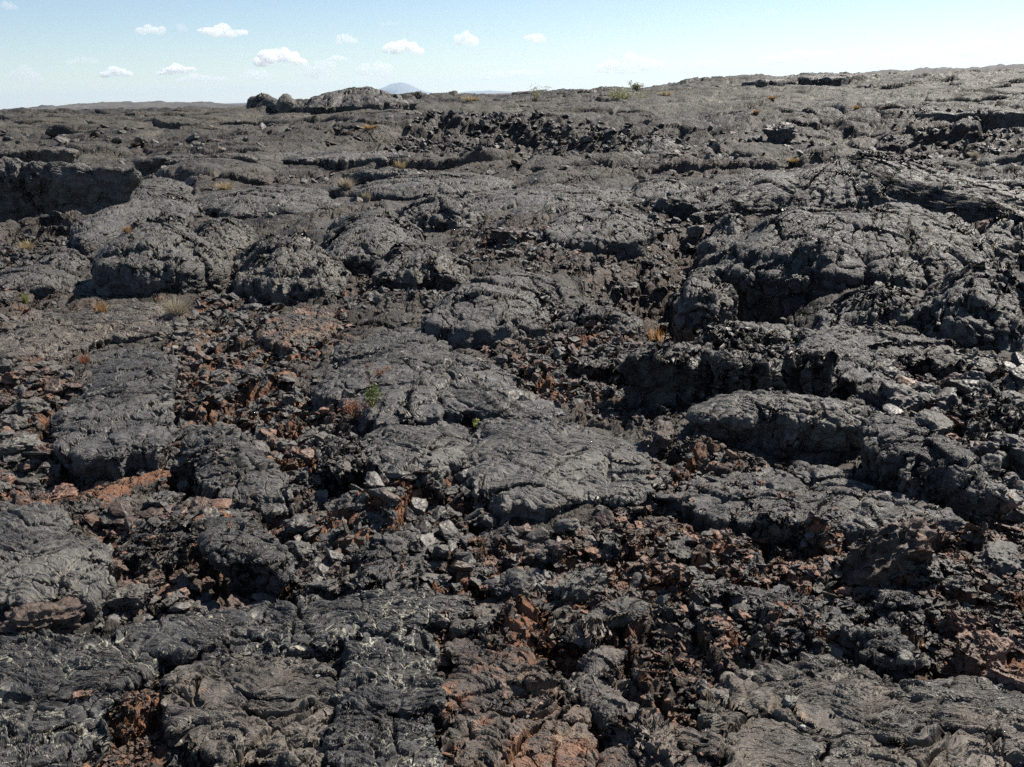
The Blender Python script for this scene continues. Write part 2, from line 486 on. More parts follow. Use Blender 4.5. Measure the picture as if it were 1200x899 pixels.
def lava_mat(name, dark=DARK, light=LIGHT, rust=0.2, rustcol=(0.24, 0.110, 0.056), ripple=0.0, rdir=0.0, rscale=14, crack=1.0, crack_scale=3.5,
             pale=0.0, palecracks=0.0, disp=1.0, attr=False, rough=.55, rnd=0.0, blocky=0.0, spec=.5, ripple_rough=3.0, tan=0.15):
    N = NT(name)
    tc = N.n('ShaderNodeTexCoord')
    co = tc.outputs['Object']
    if rnd:
        oi = N.n('ShaderNodeObjectInfo')
        vm = N.n('ShaderNodeVectorMath', operation='ADD')
        cmb = N.n('ShaderNodeCombineXYZ')
        N.l(N.math('MULTIPLY', oi.outputs['Random'], 37.0), cmb.inputs[0]); N.l(N.math('MULTIPLY', oi.outputs['Random'], 91.0), cmb.inputs[1])
        N.l(co, vm.inputs[0]); N.l(cmb.outputs[0], vm.inputs[1]); co = vm.outputs[0]
    # colour
    nA = N.noise(co, 0.7, 4, .55)
    nB = N.noise(co, 7.0, 8, .65, .3)
    nC = N.noise(co, 45.0, 5, .6)
    v = N.math('ADD', N.math('MULTIPLY', nA, .62), N.math('ADD', N.math('MULTIPLY', nB, .75), N.math('MULTIPLY', nC, .45)))
    dark = tuple(c * k_ for c, k_ in zip(dark, (.36, .345, .335))); light = tuple(c * k_ for c, k_ in zip(light, (.525, .51, .49)))
    col = N.mix(N.ramp(v, .74, 1.08), dark, light)
    # tan / olive weathering film
    nT = N.noise(co, 1.9, 6, .6, .5)
    tanf = N.ramp(nT, .42, .72, 0.0, tan)
    if attr:
        spec = .18
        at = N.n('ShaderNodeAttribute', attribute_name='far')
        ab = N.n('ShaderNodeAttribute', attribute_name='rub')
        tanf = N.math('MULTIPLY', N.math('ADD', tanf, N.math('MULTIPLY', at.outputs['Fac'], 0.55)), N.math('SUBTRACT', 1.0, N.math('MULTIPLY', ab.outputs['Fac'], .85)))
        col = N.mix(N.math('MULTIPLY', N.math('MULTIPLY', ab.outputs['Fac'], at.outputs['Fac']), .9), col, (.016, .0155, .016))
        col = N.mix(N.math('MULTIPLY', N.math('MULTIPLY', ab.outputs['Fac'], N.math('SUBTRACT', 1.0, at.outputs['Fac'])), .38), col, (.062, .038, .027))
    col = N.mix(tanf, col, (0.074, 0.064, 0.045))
    # rust
    nR = N.noise(co, 3.3, 7, .65, .6)
    nR2 = N.noise(co, 17.0, 5, .6, .3)
    rr = N.math('ADD', N.math('MULTIPLY', nR, .6), N.math('MULTIPLY', nR2, .4))
    if attr:
        ar = N.n('ShaderNodeAttribute', attribute_name='rust')
        thr = N.math('SUBTRACT', .66, N.math('MULTIPLY', ar.outputs['Fac'], .27))
        rf = N.ramp(rr, thr, N.math('ADD', thr, .09))
    else:
        thr = .68 - .30 * rust
        rf = N.ramp(rr, thr, thr + .09)
    rcol = N.mix(N.noise(co, 24, 5, .6), (rustcol[0] * .42, rustcol[1] * .5, rustcol[2] * .65), rustcol)
    rcol = N.mix(N.ramp(N.noise(co, 9, 3), .58, .7), rcol, (0.30, 0.20, 0.12))
    col = N.mix(N.math('MULTIPLY', rf, .85), col, rcol)
    # lichen specks
    if pale > 0:
        sp = N.vor(co, 38)
        gate = N.ramp(N.noise(co, 5, 3), .50, .62)
        spf = N.math('MULTIPLY', N.ramp(sp, .10, .22, 1, 0), N.math('MULTIPLY', gate, pale))
        col = N.mix(spf, col, (0.34, 0.33, 0.26))
    # displacement
    wv = N.n('ShaderNodeVectorMath', operation='MULTIPLY_ADD')
    nz = N.t.nodes.new('ShaderNodeTexNoise'); nz.inputs['Scale'].default_value = 2.5; nz.inputs['Detail'].default_value = 3
    N.l(co, nz.inputs['Vector']); N.l(nz.outputs['Color'], wv.inputs[0]); wv.inputs[1].default_value = (.35, .35, .35); N.l(co, wv.inputs[2])
    wco = wv.outputs[0]
    ce = N.vor(wco, crack_scale, 'DISTANCE_TO_EDGE')
    ce2 = N.vor(wco, crack_scale * 3.1, 'DISTANCE_TO_EDGE')
    gate1 = N.ramp(N.noise(co, 1.3, 3), .35, .55)
    gate2 = N.ramp(N.noise(co, 2.9, 3), .45, .60)
    c1 = N.math('MULTIPLY', N.ramp(ce, .0, .05, 1, 0), gate1)
    c2 = N.math('MULTIPLY', N.ramp(ce2, .0, .07, 1, 0), gate2)
    if palecracks > 0:
        pf = N.math('MULTIPLY', N.math('MULTIPLY', N.ramp(ce2, .010, .038, 1, 0), N.ramp(N.noise(co, 4.1, 4), .46, .56)), palecracks)
        col = N.mix(pf, col, (0.33, 0.32, 0.25))
    h = N.math('MULTIPLY', c1, -.045 * crack)
    h = N.math('ADD', h, N.math('MULTIPLY', c2, -.014 * crack))
    h = N.math('ADD', h, N.math('MULTIPLY', N.math('SUBTRACT', nB, .5), .060 * disp))
    rid = N.noise(co, 22, 5, .62, .2)
    h = N.math('ADD', h, N.math('MULTIPLY', N.math('SUBTRACT', rid, .5), .022 * disp))
    h = N.math('ADD', h, N.math('MULTIPLY', N.math('SUBTRACT', nC, .5), .010 * disp))
    fine = N.noise(co, 150, 3, .6)
    h = N.math('ADD', h, N.math('MULTIPLY', N.math('SUBTRACT', fine, .5), .004 * disp))
    if blocky > 0:
        bv = N.vor(wco, 11, 'F1', 'Distance')
        bv2 = N.vor(co, 27, 'F1', 'Distance')
        h = N.math('ADD', h, N.math('MULTIPLY', bv, -.045 * blocky))
        h = N.math('ADD', h, N.math('MULTIPLY', bv2, -.018 * blocky))
    if ripple > 0:
        mp = N.n('ShaderNodeMapping')
        mp.inputs['Rotation'].default_value = (0, 0, rdir)
        N.l(wco, mp.inputs['Vector'])
        # stretched noise gives torn, stringy ridges; the wave gives the ropes
        ms = N.n('ShaderNodeMapping'); ms.inputs['Scale'].default_value = (1.0, 8.0, 3.0)
        N.l(mp.outputs[0], ms.inputs['Vector'])
        st = N.noise(ms.outputs[0], ripple_rough, 6, .62, .3)
        wvx = N.n('ShaderNodeTexWave', wave_type='BANDS', bands_direction='Y', wave_profile='SIN')
        wvx.inputs['Scale'].default_value = rscale; wvx.inputs['Distortion'].default_value = 9
        wvx.inputs['Detail'].default_value = 3; wvx.inputs['Detail Scale'].default_value = .55
        N.l(mp.outputs[0], wvx.inputs['Vector'])
        h = N.math('ADD', h, N.math('MULTIPLY', N.math('SUBTRACT', st, .5), .075 * ripple))
        h = N.math('ADD', h, N.math('MULTIPLY', wvx.outputs['Fac'], .006 * ripple))
        # ridge-and-groove shading put into the colour: the higher strings painted paler
        col = N.mix(N.ramp(st, .52, .66, 0, .35), col, (0.17, 0.155, 0.13))
    bs = N.n('ShaderNodeBsdfPrincipled')
    N.l(col, bs.inputs['Base Color'])
    N.l(N.ramp(nB, .3, .7, rough - .12, rough + .2), bs.inputs['Roughness'])
    bs.inputs['Specular IOR Level'].default_value = spec
    N.l(bs.outputs[0], N.out.inputs['Surface'])
    dn = N.n('ShaderNodeDisplacement'); dn.inputs['Midlevel'].default_value = 0; dn.inputs['Scale'].default_value = 1
    N.l(h, dn.inputs['Height']); N.l(dn.outputs[0], N.out.inputs['Displacement'])
    N.m.displacement_method = 'BOTH'
    return N.m

M = {}
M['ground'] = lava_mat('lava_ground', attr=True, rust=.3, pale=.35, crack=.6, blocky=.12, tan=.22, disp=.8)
M['mound'] = lava_mat('mound_crust', light=(.175, .170, .162), rust=.02, pale=.45, crack=.9, crack_scale=5.5, tan=.22, rough=.58, blocky=.10)
M['mound_dark'] = lava_mat('mound_crust_dark', rust=.05, pale=.3, crack=.9, crack_scale=4.5, tan=.2, blocky=.15)
M['slab'] = lava_mat('slab_crust', light=(.205, .198, .186), rust=.08, ripple=.6, rdir=.5, rscale=11, crack=.45, pale=.35, tan=.25, disp=.42)
M['slab_dark'] = lava_mat('slab_crust_dark', light=(.135, .133, .132), rust=.10, ripple=.8, rdir=-.3, rscale=9, crack=.7, pale=.2, tan=.08, disp=.5)
M['slab_blue'] = lava_mat('slab_crust_blue', dark=(.036, .037, .040), light=(.135, .137, .139), rust=.2, ripple=1.1, rdir=.08, rscale=16, crack=.5, crack_scale=5, pale=.1, palecracks=.75, tan=.12, disp=.32, rough=.55)
M['slab_tan'] = lava_mat('slab_crust_tan', dark=(.045, .041, .038), light=(.24, .21, .18), rust=.3, ripple=1.0, rdir=.12, rscale=12, crack=.8, pale=.4, tan=.5, disp=.35)
M['slab_rusty'] = lava_mat('slab_crust_rusty', dark=(.04, .033, .030), light=(.20, .155, .125), rust=.62, ripple=.8, rdir=.6, rscale=12, crack=.9, tan=.35, disp=.6)
M['block'] = lava_mat('block_rock', rust=.15, crack=.5, disp=.9, blocky=.6, tan=.12)
for sfx, dd in (('', .45), ('_unit', 2.6)):
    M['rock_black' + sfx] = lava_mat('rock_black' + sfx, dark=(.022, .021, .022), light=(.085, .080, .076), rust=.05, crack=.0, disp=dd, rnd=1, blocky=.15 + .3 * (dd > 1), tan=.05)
    M['rock' + sfx] = lava_mat('rock_dark' + sfx, rust=.12, crack=.0, disp=dd, rnd=1, blocky=.15 + .3 * (dd > 1), tan=.2)
    M['rock_brown' + sfx] = lava_mat('rock_brown' + sfx, dark=(.045, .030, .024), light=(.175, .115, .085), rust=.4, crack=0, disp=dd, rnd=1, blocky=.15 + .3 * (dd > 1), tan=.3)
    M['rock_rust' + sfx] = lava_mat('rock_rust' + sfx, dark=(.12, .064, .045), light=(.40, .225, .150), rust=.4, rustcol=(.32, .15, .08), crack=0, disp=dd, rnd=1, blocky=.15 + .3 * (dd > 1), tan=.25)
    M['rock_pale' + sfx] = lava_mat('rock_pale' + sfx, dark=(.10, .098, .088), light=(.25, .24, .21), rust=.05, crack=0, disp=dd * .6, rnd=1, tan=.3)
M['coil'] = lava_mat('coil_crust', dark=(.055, .048, .045), light=(.26, .225, .20), rust=.28, crack=.7, crack_scale=9, pale=.3, tan=.45, disp=.75)

# ------------------------------------------------------------------ slabs and mounds
def smooth_periodic(a, k):
    ker = np.hanning(2 * k + 3)[1:-1]; ker /= ker.sum()
    b = np.concatenate([a[-k:], a, a[:k]])
    return np.convolve(b, ker, 'valid')

def slab(name, label, cat, poly, H, edge=0.6, mat='slab', p=2.2, tilt=(0, 0), under=0.0, lump=0.25, lscale=None, group=None, round_=0.35, rag=0.06, sink=0.35, seed=None, res=1.0, ctr=None, base=0.0, plates=0.0):
    """A swollen lobe or slab of crust. poly: its outline in photo pixels; H: height of its crown (m); edge: share of H at the rim."""
    seed = seed or (int(abs(poly[0][0] * 7 + poly[0][1] * 13)) % 500 + 1)
    P = np.array(poly, float)
    ymin, ymax = P[:, 1].min(), P[:, 1].max()
    lift = base + H * 0.85 * (ymax - P[:, 1]) / (ymax - ymin)
    gx, gy = ground_pt(P[:, 0], P[:, 1], lift)
    W = np.stack([gx, gy], 1)
    # centroid by area
    x0, y0 = W[:, 0], W[:, 1]; x1, y1 = np.roll(x0, -1), np.roll(y0, -1)
    cr = x0 * y1 - x1 * y0; A = cr.sum() / 2
    cx = ((x0 + x1) * cr).sum() / (6 * A); cy = ((y0 + y1) * cr).sum() / (6 * A)
    dist = math.hypot(cx, cy)
    mpp = dist / (FOC * 0.853) / res                 # metres per rendered pixel
    per = np.hypot(x1 - x0, y1 - y0).sum()
    size = math.sqrt(abs(A))
    nth = int(np.clip(per / (mpp * 1.5), 90, 900))
    th = np.linspace(0, 2 * math.pi, nth, endpoint=False)
    R = np.zeros(nth)
    for i in range(len(W)):
        ax, ay = W[i] - (cx, cy); bx, by = W[(i + 1) % len(W)] - (cx, cy)
        ex, ey = bx - ax, by - ay
        den = np.cos(th) * ey - np.sin(th) * ex
        t = (ax * ey - ay * ex) / np.where(np.abs(den) < 1e-9, 1e-9, den)
        u = (ax * np.sin(th) - ay * np.cos(th)) / np.where(np.abs(den) < 1e-9, 1e-9, den)
        ok = (t > 0) & (u >= -1e-6) & (u <= 1 + 1e-6)
        R = np.where(ok & (t > R), t, R)
    R = smooth_periodic(R, max(2, nth // 60))
    ct, st = np.cos(th), np.sin(th)
    _, _, idr, _, _ = vor2((ct * 2.6 + seed * 1.3).astype(F32), (st * 2.6).astype(F32), seed % 40)
    R *= 1 + rag * .45 * smooth_periodic(idr, max(1, nth // 260)) + rag * fbm2(ct * 3 + seed, st * 3, 1.0, 4, seed) * 1.7 + rag * .6 * fbm2(ct * 14 + seed, st * 14, 1.0, 3, seed + 5)
    HE = H * edge
    rim = min(round_ * HE + 0.01, size * .13)         # shoulder radius
    wall = HE + sink
    nr = int(np.clip(size * .6 / (mpp * 1.6), 20, 320))
    nsh = int(np.clip(rim * 1.6 / (mpp * 1.4), 5, 40))
    nw = int(np.clip(wall / (mpp * 1.6), 8, 160))
    s_top = np.linspace(0.02, 1, nr)
    # radial fraction, inset, z for every ring
    rings_in, rings_z, rings_s = [], [], []
    for s in s_top:
        rings_s.append(s); rings_in.append(rim); rings_z.append(HE + (H - HE) * max(0, 1 - s ** p) ** .85)
    for k in range(1, nsh + 1):
        a = k / nsh * math.pi / 2
        rings_s.append(1.0); rings_in.append(rim * (1 - math.sin(a))); rings_z.append(HE - rim * (1 - math.cos(a)))
    z0 = HE - rim
    for k in range(1, nw + 1):
        t = k / nw
        rings_s.append(1.0); rings_in.append(under * math.sin(min(1, t * 1.1) * math.pi / 2) * HE + 0.0); rings_z.append(z0 - (z0 + sink) * t)
    S = np.array(rings_s)[:, None]; IN = np.array(rings_in)[:, None]; Z = np.array(rings_z)[:, None] + np.zeros((1, nth))
    rad = S * np.maximum(R[None] - IN, 0.02)
    X = rad * ct[None]; Y = rad * st[None]
    Z = Z + tilt[0] * X + tilt[1] * Y
    # ground seat
    gh = float(np.median(height(W[:, 0], W[:, 1]))) if base >= 0 else 0
    gh = macro(cx, cy) * .5 + gh * .5 if abs(gh - macro(cx, cy)) < .3 else float(macro(cx, cy))
    gh += base
    # displacement along an approximate normal
    V = np.stack([X, Y, Z], 2)
    du = np.gradient(V, axis=0); dv = np.roll(V, -1, 1) - np.roll(V, 1, 1)
    nrm = np.cross(du, dv); nrm /= np.linalg.norm(nrm, axis=2, keepdims=True) + 1e-9
    if nrm[nr // 2, :, 2].mean() < 0: nrm = -nrm
    ls = lscale or 2.2 / size
    xs = X + seed * 3.3; ys = Y + seed * 1.7
    d = fbm3(xs, ys, Z, ls, 2, seed) * lump * min(H, size * .4) * 1.3
    d += fbm3(xs, ys, Z, ls * 3.1, 3, seed + 3) * lump * min(H, size * .4) * .6
    wz = np.clip((S - .8) * 5, 0, 1) * np.ones_like(X)
    d += fbm3(xs, ys, Z * 2.2, 7.0, 4, seed + 9, gain=.6) * (0.012 + 0.028 * wz)
    if plates > 0:
        wx_ = xs + .12 * fbm3(xs, ys, Z, 2.0, 2, seed + 21); wy_ = ys + .12 * fbm3(xs, ys, Z, 2.0, 2, seed + 22)
        pc = 0.55 * size if size < .8 else .45
        f1, f2, idd, ox, oy = vor2(wx_ / pc, wy_ / (pc * .7), seed % 50)
        d += plates * (0.35 * idd + .5 * (ox * np.sin(idd * 57) + oy * np.cos(idd * 43)) - 1.0 * np.exp(-((f2 - f1) / .035) ** 2))
    fade = np.clip(S * 8, 0, 1)
    V = V + nrm * (d * (0.3 + .7 * fade))[:, :, None]
    nR = V.shape[0]
    idx = np.arange(nR * nth).reshape(nR, nth)
    a = idx[:-1]; b = idx[1:]
    a2 = np.roll(a, -1, 1); b2 = np.roll(b, -1, 1)
    quads = np.stack([a, b, b2, a2], 2).reshape(-1, 4)
    Vf = V.reshape(-1, 3)
    top = Vf[idx[0]].mean(0)[None]
    bot = np.array([[0, 0, -sink]])
    Vf = np.concatenate([Vf, top, bot])
    nvt = nR * nth
    tri = [np.stack([np.full(nth, nvt), idx[0], np.roll(idx[0], -1)], 1), np.stack([np.full(nth, nvt + 1), np.roll(idx[-1], -1), idx[-1]], 1)]
    me = mesh_np(name, Vf, quads, np.concatenate(tri))
    o = link(name, me, M[mat], (cx, cy, gh), label=label, cat=cat, group=group)
    FLATS.append((W, min(0.10, H * .6), W[:, 0].min(), W[:, 0].max(), W[:, 1].min(), W[:, 1].max()))
    SLABS.append((W, H))
    return o
SLABS = []

def grow(poly, fx, fy):
    P = np.array(poly, float); c = (P.max(0) + P.min(0)) / 2
    return [tuple(p) for p in (P - c) * [fx, fy] + c]

def mound(label, poly, H, **k):
    k.setdefault('mat', 'mound'); H *= .74; poly = grow(poly, 1.15, 1.06); k.setdefault('edge', .42); k.setdefault('round_', .8); k.setdefault('lump', .2); k.setdefault('p', 2.0); k.setdefault('plates', .045)
    k.setdefault('rag', .09)
    return slab('lava_mound', label, 'lava mound', poly, H, **k)

def plate(label, poly, H, **k):
    H *= .74; poly = grow(poly, 1.05, 1.05); k.setdefault('edge', .74); k.setdefault('round_', .06); k.setdefault('lump', .08); k.setdefault('plates', .022)
    k.setdefault('rag', .13)
    return slab('lava_slab', label, 'lava slab', poly, H, **k)

# upper mounds (left to right, back to front)
mound('long rounded grey mound rising right of the deep shaded hollow', [(88,300),(100,262),(135,228),(165,208),(205,204),(222,216),(225,245),(205,262),(160,268),(140,290),(115,305)], .45)
mound('bulging dark mound with a black overhang facing the camera', [(128,342),(126,312),(146,278),(185,262),(228,270),(250,298),(252,325),(230,348),(180,354)], .58, under=.35, lump=.16, edge=.5)
mound('lumpy mound beside the rubble trench with a shaded foot', [(285,345),(283,305),(300,280),(335,272),(372,282),(395,305),(398,335),(375,355),(330,362)], .50, mat='mound_dark', under=.15)
mound('low grey mound behind the lumpy one, bright on top', [(395,325),(388,285),(400,258),(430,247),(462,252),(482,280),(478,310),(450,328)], .38)
mound('flat round cushion of crust with a dark front', [(474,278),(472,256),(492,242),(530,238),(562,246),(565,268),(540,280),(505,283)], .42, under=.5, edge=.6)
mound('low dark mound in front of the flat cushion', [(446,342),(442,312),(458,290),(492,284),(530,292),(545,315),(535,340),(490,350)], .42, mat='mound_dark', under=.5, edge=.6)
mound('broad middle mound with a crackled crust above the gully', [(512,388),(514,362),(545,342),(572,322),(612,308),(642,322),(655,342),(650,372),(622,395),(580,408),(540,404)], .34)
mound('oval mound hanging on the right end of the crackled one', [(650,388),(652,358),(690,355),(730,366),(746,378),(744,394),(712,398),(680,394)], .24)
mound('huge swollen dome, brightest crust in the scene, right of the pit', [(846,318),(848,284),(878,256),(930,240),(1000,232),(1060,226),(1104,240),(1130,275),(1138,312),(1120,340),(1060,346),(990,340),(935,334),(880,328)], .70, edge=.22, under=.05, plates=.05, p=2.2, lump=.26)
mound('high back mound with tan crust behind the huge swollen one', [(800,250),(815,222),(880,205),(980,196),(1080,200),(1150,215),(1185,240),(1175,270),(1130,265),(1040,245),(930,255),(850,262)], .5, rag=.2, edge=.25, lump=.4, plates=.05)
mound('round knob of crust on the far right slope', [(1090,395),(1085,352),(1105,322),(1140,312),(1178,330),(1202,360),(1212,395),(1180,418),(1130,415)], .50, under=.1)
mound('smooth elbow of crust over the black gap', [(972,388),(968,350),(1000,334),(1045,330),(1082,340),(1090,362),(1070,385),(1020,395)], .36, under=.3)
mound('small rounded knob left of the huge swollen mound', [(826,302),(824,270),(838,248),(865,246),(884,262),(886,290),(868,308)], .42)
mound('low knob in shadow above the pit', [(742,250),(738,222),(755,210),(790,208),(812,222),(815,242),(790,254)], .38, mat='mound_dark', under=.3)
mound('pit-side knob of broken crust', [(800,372),(796,336),(808,312),(835,306),(850,325),(852,358),(838,378)], .42, mat='mound_dark')
mound('flat grey hump behind the flat cushion', [(560,262),(558,236),(600,222),(670,216),(730,224),(735,248),(690,262),(620,268)], .26)
mound('wide low hump left of the pit', [(640,300),(640,268),(680,252),(740,250),(762,268),(750,295),(700,305)], .28)
mound('shaded lump under the right back slope', [(1140,300),(1138,268),(1165,250),(1215,250),(1230,290),(1190,312)], .5, mat='mound_dark', under=.2)
mound('low lump on the left bank', [(0,345),(0,325),(40,312),(85,318),(92,338),(60,352)], .16)
mound('left shoulder of lava beside the dark hollow', [(40,315),(50,290),(85,280),(98,300),(90,322)], .22)
mound('hump in front of the long left mound', [(225,300),(235,268),(265,256),(290,265),(292,290),(262,305)], .32, mat='mound_dark')
mound('grey swell between hollow and skyline', [(230,252),(240,228),(300,218),(370,222),(388,245),(340,262),(270,262)], .30)
mound('pale swell below the rubble bowl', [(430,235),(440,212),(500,203),(570,206),(590,222),(560,238),(480,242)], .26)

def ledge(label, poly, H, **k):
    k.setdefault('edge', .88); k.setdefault('round_', .25); k.setdefault('lump', .25); k.setdefault('plates', .03); k.setdefault('rag', .10); k.setdefault('under', .45)
    return slab('lava_ledge', label, 'lava ledge', poly, H, **k)
ledge('long overhanging wall of black lava at the back of the left hollow', [(-80,266),(-80,222),(0,208),(80,200),(165,198),(176,214),(135,240),(75,260)], .85)
ledge('dark ledge in front of the smooth far slope, left of the rubble bowl', [(325,202),(330,188),(400,180),(475,186),(478,202),(400,206)], .2, rag=.2)
ledge('broken ledge between the left hollow and the far slope', [(160,210),(165,193),(235,188),(305,195),(300,212),(230,212)], .34, mat='mound_dark')
ledge('black ledge above the far rubble strip at the right', [(1070,145),(1075,135),(1140,131),(1230,134),(1230,146),(1140,145)], .28, rag=.2)
ledge('short dark ledge beside the buff dry bushes', [(400,217),(405,205),(460,201),(522,208),(515,220),(460,219)], .26)
ledge('low grey ledge in the middle of the right back slope', [(845,228),(855,216),(905,211),(965,218),(960,230),(900,230)], .22, mat='mound_dark')
ledge('thin dark ledge at the left edge below the skyline', [(-60,196),(-60,184),(20,180),(95,184),(92,194),(20,198)], .3, mat='mound_dark')
mound('dark lump at the end of the rubble bowl', [(745,182),(745,166),(770,157),(800,160),(806,176),(785,186)], .5, mat='mound_dark', under=.3)

# blocks in the middle right
plate('massive dark block with a sheer shaded front', [(735,470),(742,438),(775,412),(830,402),(905,405),(955,412),(972,438),(968,470),(900,480),(810,482)], .44, mat='block', edge=.85, lump=.3, p=3, plates=.02)
plate('sloping grey ridge running down from the dark block', [(945,425),(930,392),(965,388),(1000,402),(1040,440),(1060,472),(1040,486),(1000,470)], .22, mat='slab_dark', tilt=(-.15, .1))
plate('low arched block in shade above the gully', [(672,440),(676,412),(705,400),(745,402),(775,412),(760,432),(745,446),(705,446)], .18, mat='block', under=.3)
plate('jagged dark crest above the dark block', [(828,410),(815,385),(840,372),(880,366),(925,378),(945,398),(930,408),(880,404)], .20, mat='block')
plate('pale topped slab with a broken left end', [(818,512),(820,478),(860,462),(915,462),(965,472),(1000,498),(1004,535),(960,534),(900,522),(860,518)], .27, mat='slab', under=.3, plates=.02)
plate('long tilted plank of lava with a black underside', [(1018,548),(1016,506),(1048,500),(1095,520),(1135,545),(1168,580),(1165,600),(1120,596),(1060,585)], .30, mat='slab_dark', tilt=(-.12, .25), under=.25)
plate('thin grey wedge lying in front of the tilted plank', [(935,560),(940,546),(975,546),(1020,566),(1066,590),(1050,602),(1000,596),(955,578)], .10, mat='slab', tilt=(-.05, .08))
plate('layered shelf of lava running across to the right', [(790,590),(800,560),(860,548),(930,552),(990,580),(1080,600),(1110,622),(1020,632),(900,622),(830,612)], .09, mat='slab_dark', plates=.02)
plate('stack-like broken slab under the round knob', [(960,400),(965,385),(1030,380),(1090,396),(1130,420),(1180,440),(1160,455),(1080,440),(1010,425)], .16, mat='block')
plate('angular block at the far right among dark rubble', [(1120,525),(1118,480),(1150,462),(1185,472),(1190,510),(1165,530)], .20, mat='block', tilt=(.2, .2))
# centre
plate('domed central slab crossed by long cracks', [(398,478),(388,440),(402,400),(440,379),(490,377),(525,392),(565,418),(600,442),(640,475),(658,494),(600,500),(560,486),(505,494),(450,500)], .20, mat='slab_dark', edge=.35, p=2.0, plates=.015, lump=.2)
plate('smooth apron of crust below the domed central slab', [(425,545),(430,505),(465,492),(520,492),(548,508),(545,540),(510,560),(460,565)], .12, mat='slab')
plate('broad flat slab with fine cracks in the middle', [(545,545),(548,512),(575,489),(620,487),(680,494),(725,508),(748,530),(742,550),(720,582),(660,600),(605,602),(568,580)], .11, mat='slab', p=2.4, edge=.45, plates=.007)
plate('thin pale slab tip at the right of the broad flat one', [(690,584),(715,556),(760,546),(800,552),(775,576),(745,592),(712,594)], .08, mat='slab', tilt=(.05, .05))
# left
plate('large cracked slab tilting to the left', [(66,520),(68,486),(98,462),(104,425),(140,407),(182,412),(202,442),(198,490),(188,530),(150,550),(108,545)], .13, mat='slab_dark', tilt=(.08, .03), plates=.02)
plate('narrow broken slab running down from the large cracked one', [(212,522),(222,504),(262,498),(292,512),(332,545),(350,592),(318,602),(280,576),(235,560)], .13, mat='slab_dark', tilt=(-.05, .12))
plate('flat grey slab at the left edge with a ragged rim', [(-40,660),(-40,600),(10,586),(58,592),(88,618),(126,658),(124,698),(104,714),(66,702),(30,712),(-40,712)], .11, mat='slab', under=.3)
plate('dark curved shell of crust over a black hollow', [(234,652),(238,622),(262,608),(298,612),(342,645),(358,678),(335,688),(300,668),(262,664)], .20, mat='slab_dark', tilt=(-.15, .25), under=.8, edge=.9, sink=.1)
plate('folded slab beside the curved shell', [(140,645),(150,610),(190,602),(228,612),(225,640),(200,660),(165,664)], .12, mat='block', tilt=(.1, .15))
plate('shallow step of crust above the large cracked slab', [(0,425),(10,385),(60,368),(140,362),(195,372),(205,395),(130,405),(60,430)], .045, mat='slab_tan', plates=.02, edge=.4)
plate('brown topped flat step near the dry bush', [(120,380),(130,356),(175,350),(205,362),(215,380),(170,392)], .07, mat='slab_tan')
plate('rusty ribbed slab above the domed central one', [(310,400),(318,372),(360,360),(400,368),(398,392),(360,415),(325,420)], .10, mat='slab_rusty')
plate('dark block with a black cave beneath it, centre left', [(372,548),(376,510),(402,492),(430,498),(436,530),(420,552),(395,566)], .20, mat='block', under=.9, sink=.1)
plate('rounded grey lump group left of the square block', [(418,690),(420,640),(445,612),(482,608),(492,640),(488,678),(455,696)], .12, mat='mound')
# foreground sheets
plate('bluish ribbed slab in the bottom left corner with pale veins', [(-60,980),(-60,748),(20,742),(100,736),(165,740),(185,768),(155,798),(118,828),(106,880),(98,980)], .045, mat='slab_blue', edge=.85, p=3)
plate('long bluish slab reaching from the left rubble to the centre', [(150,742),(210,722),(320,700),(440,692),(520,702),(524,724),(450,738),(380,752),(330,770),(240,770),(185,768)], .06, mat='slab_blue', p=3)
plate('brownish folded slab between the bluish ones', [(200,812),(225,780),(300,764),(378,768),(392,800),(390,860),(375,900),(260,900),(212,860)], .05, mat='slab_tan', p=3, plates=.015)
plate('dark bluish slab ending in a straight right side', [(398,980),(392,860),(402,800),(410,760),(450,745),(502,752),(506,800),(508,880),(516,980)], .07, mat='slab_blue', p=3)
plate('dark crust sheet along the bottom edge', [(190,980),(205,908),(280,900),(375,902),(385,980)], .04, mat='slab_blue', p=3)
plate('crumpled rusty crust right of the straight sided slab', [(525,890),(520,800),(535,750),(580,740),(640,780),(690,840),(680,900),(600,930)], .05, mat='slab_rusty', p=2.5, plates=.02)
plate('wide tan sheet of stringy crust at the bottom right', [(840,960),(848,880),(850,820),(880,782),(960,772),(1050,788),(1130,800),(1240,810),(1240,960)], .05, mat='slab_tan', p=3, plates=.012)
plate('dull brown patch of crust at the bottom, orange at its rim', [(700,960),(705,890),(760,860),(815,850),(838,880),(835,960)], .05, mat='slab_rusty', p=3)
plate('low grey ledge below the square block', [(530,735),(540,712),(600,702),(680,705),(700,722),(660,740),(590,745)], .045, mat='slab_tan', p=3)
plate('dark ribbed fin of crust pointing at the orange rocks', [(985,742),(1000,728),(1050,742),(1075,765),(1062,785),(1020,780)], .10, mat='slab_dark', tilt=(-.1, .2), under=.4)
plate('second dark fin above the ribbed one', [(1030,718),(1035,698),(1070,694),(1095,708),(1085,726),(1050,728)], .09, mat='slab_dark', tilt=(-.1, .2), under=.4)
plate('dark slatted crust sheet above the tan sheet', [(820,700),(835,690),(880,688),(960,706),(990,728),(940,738),(870,722)], .035, mat='slab_dark', plates=.012)

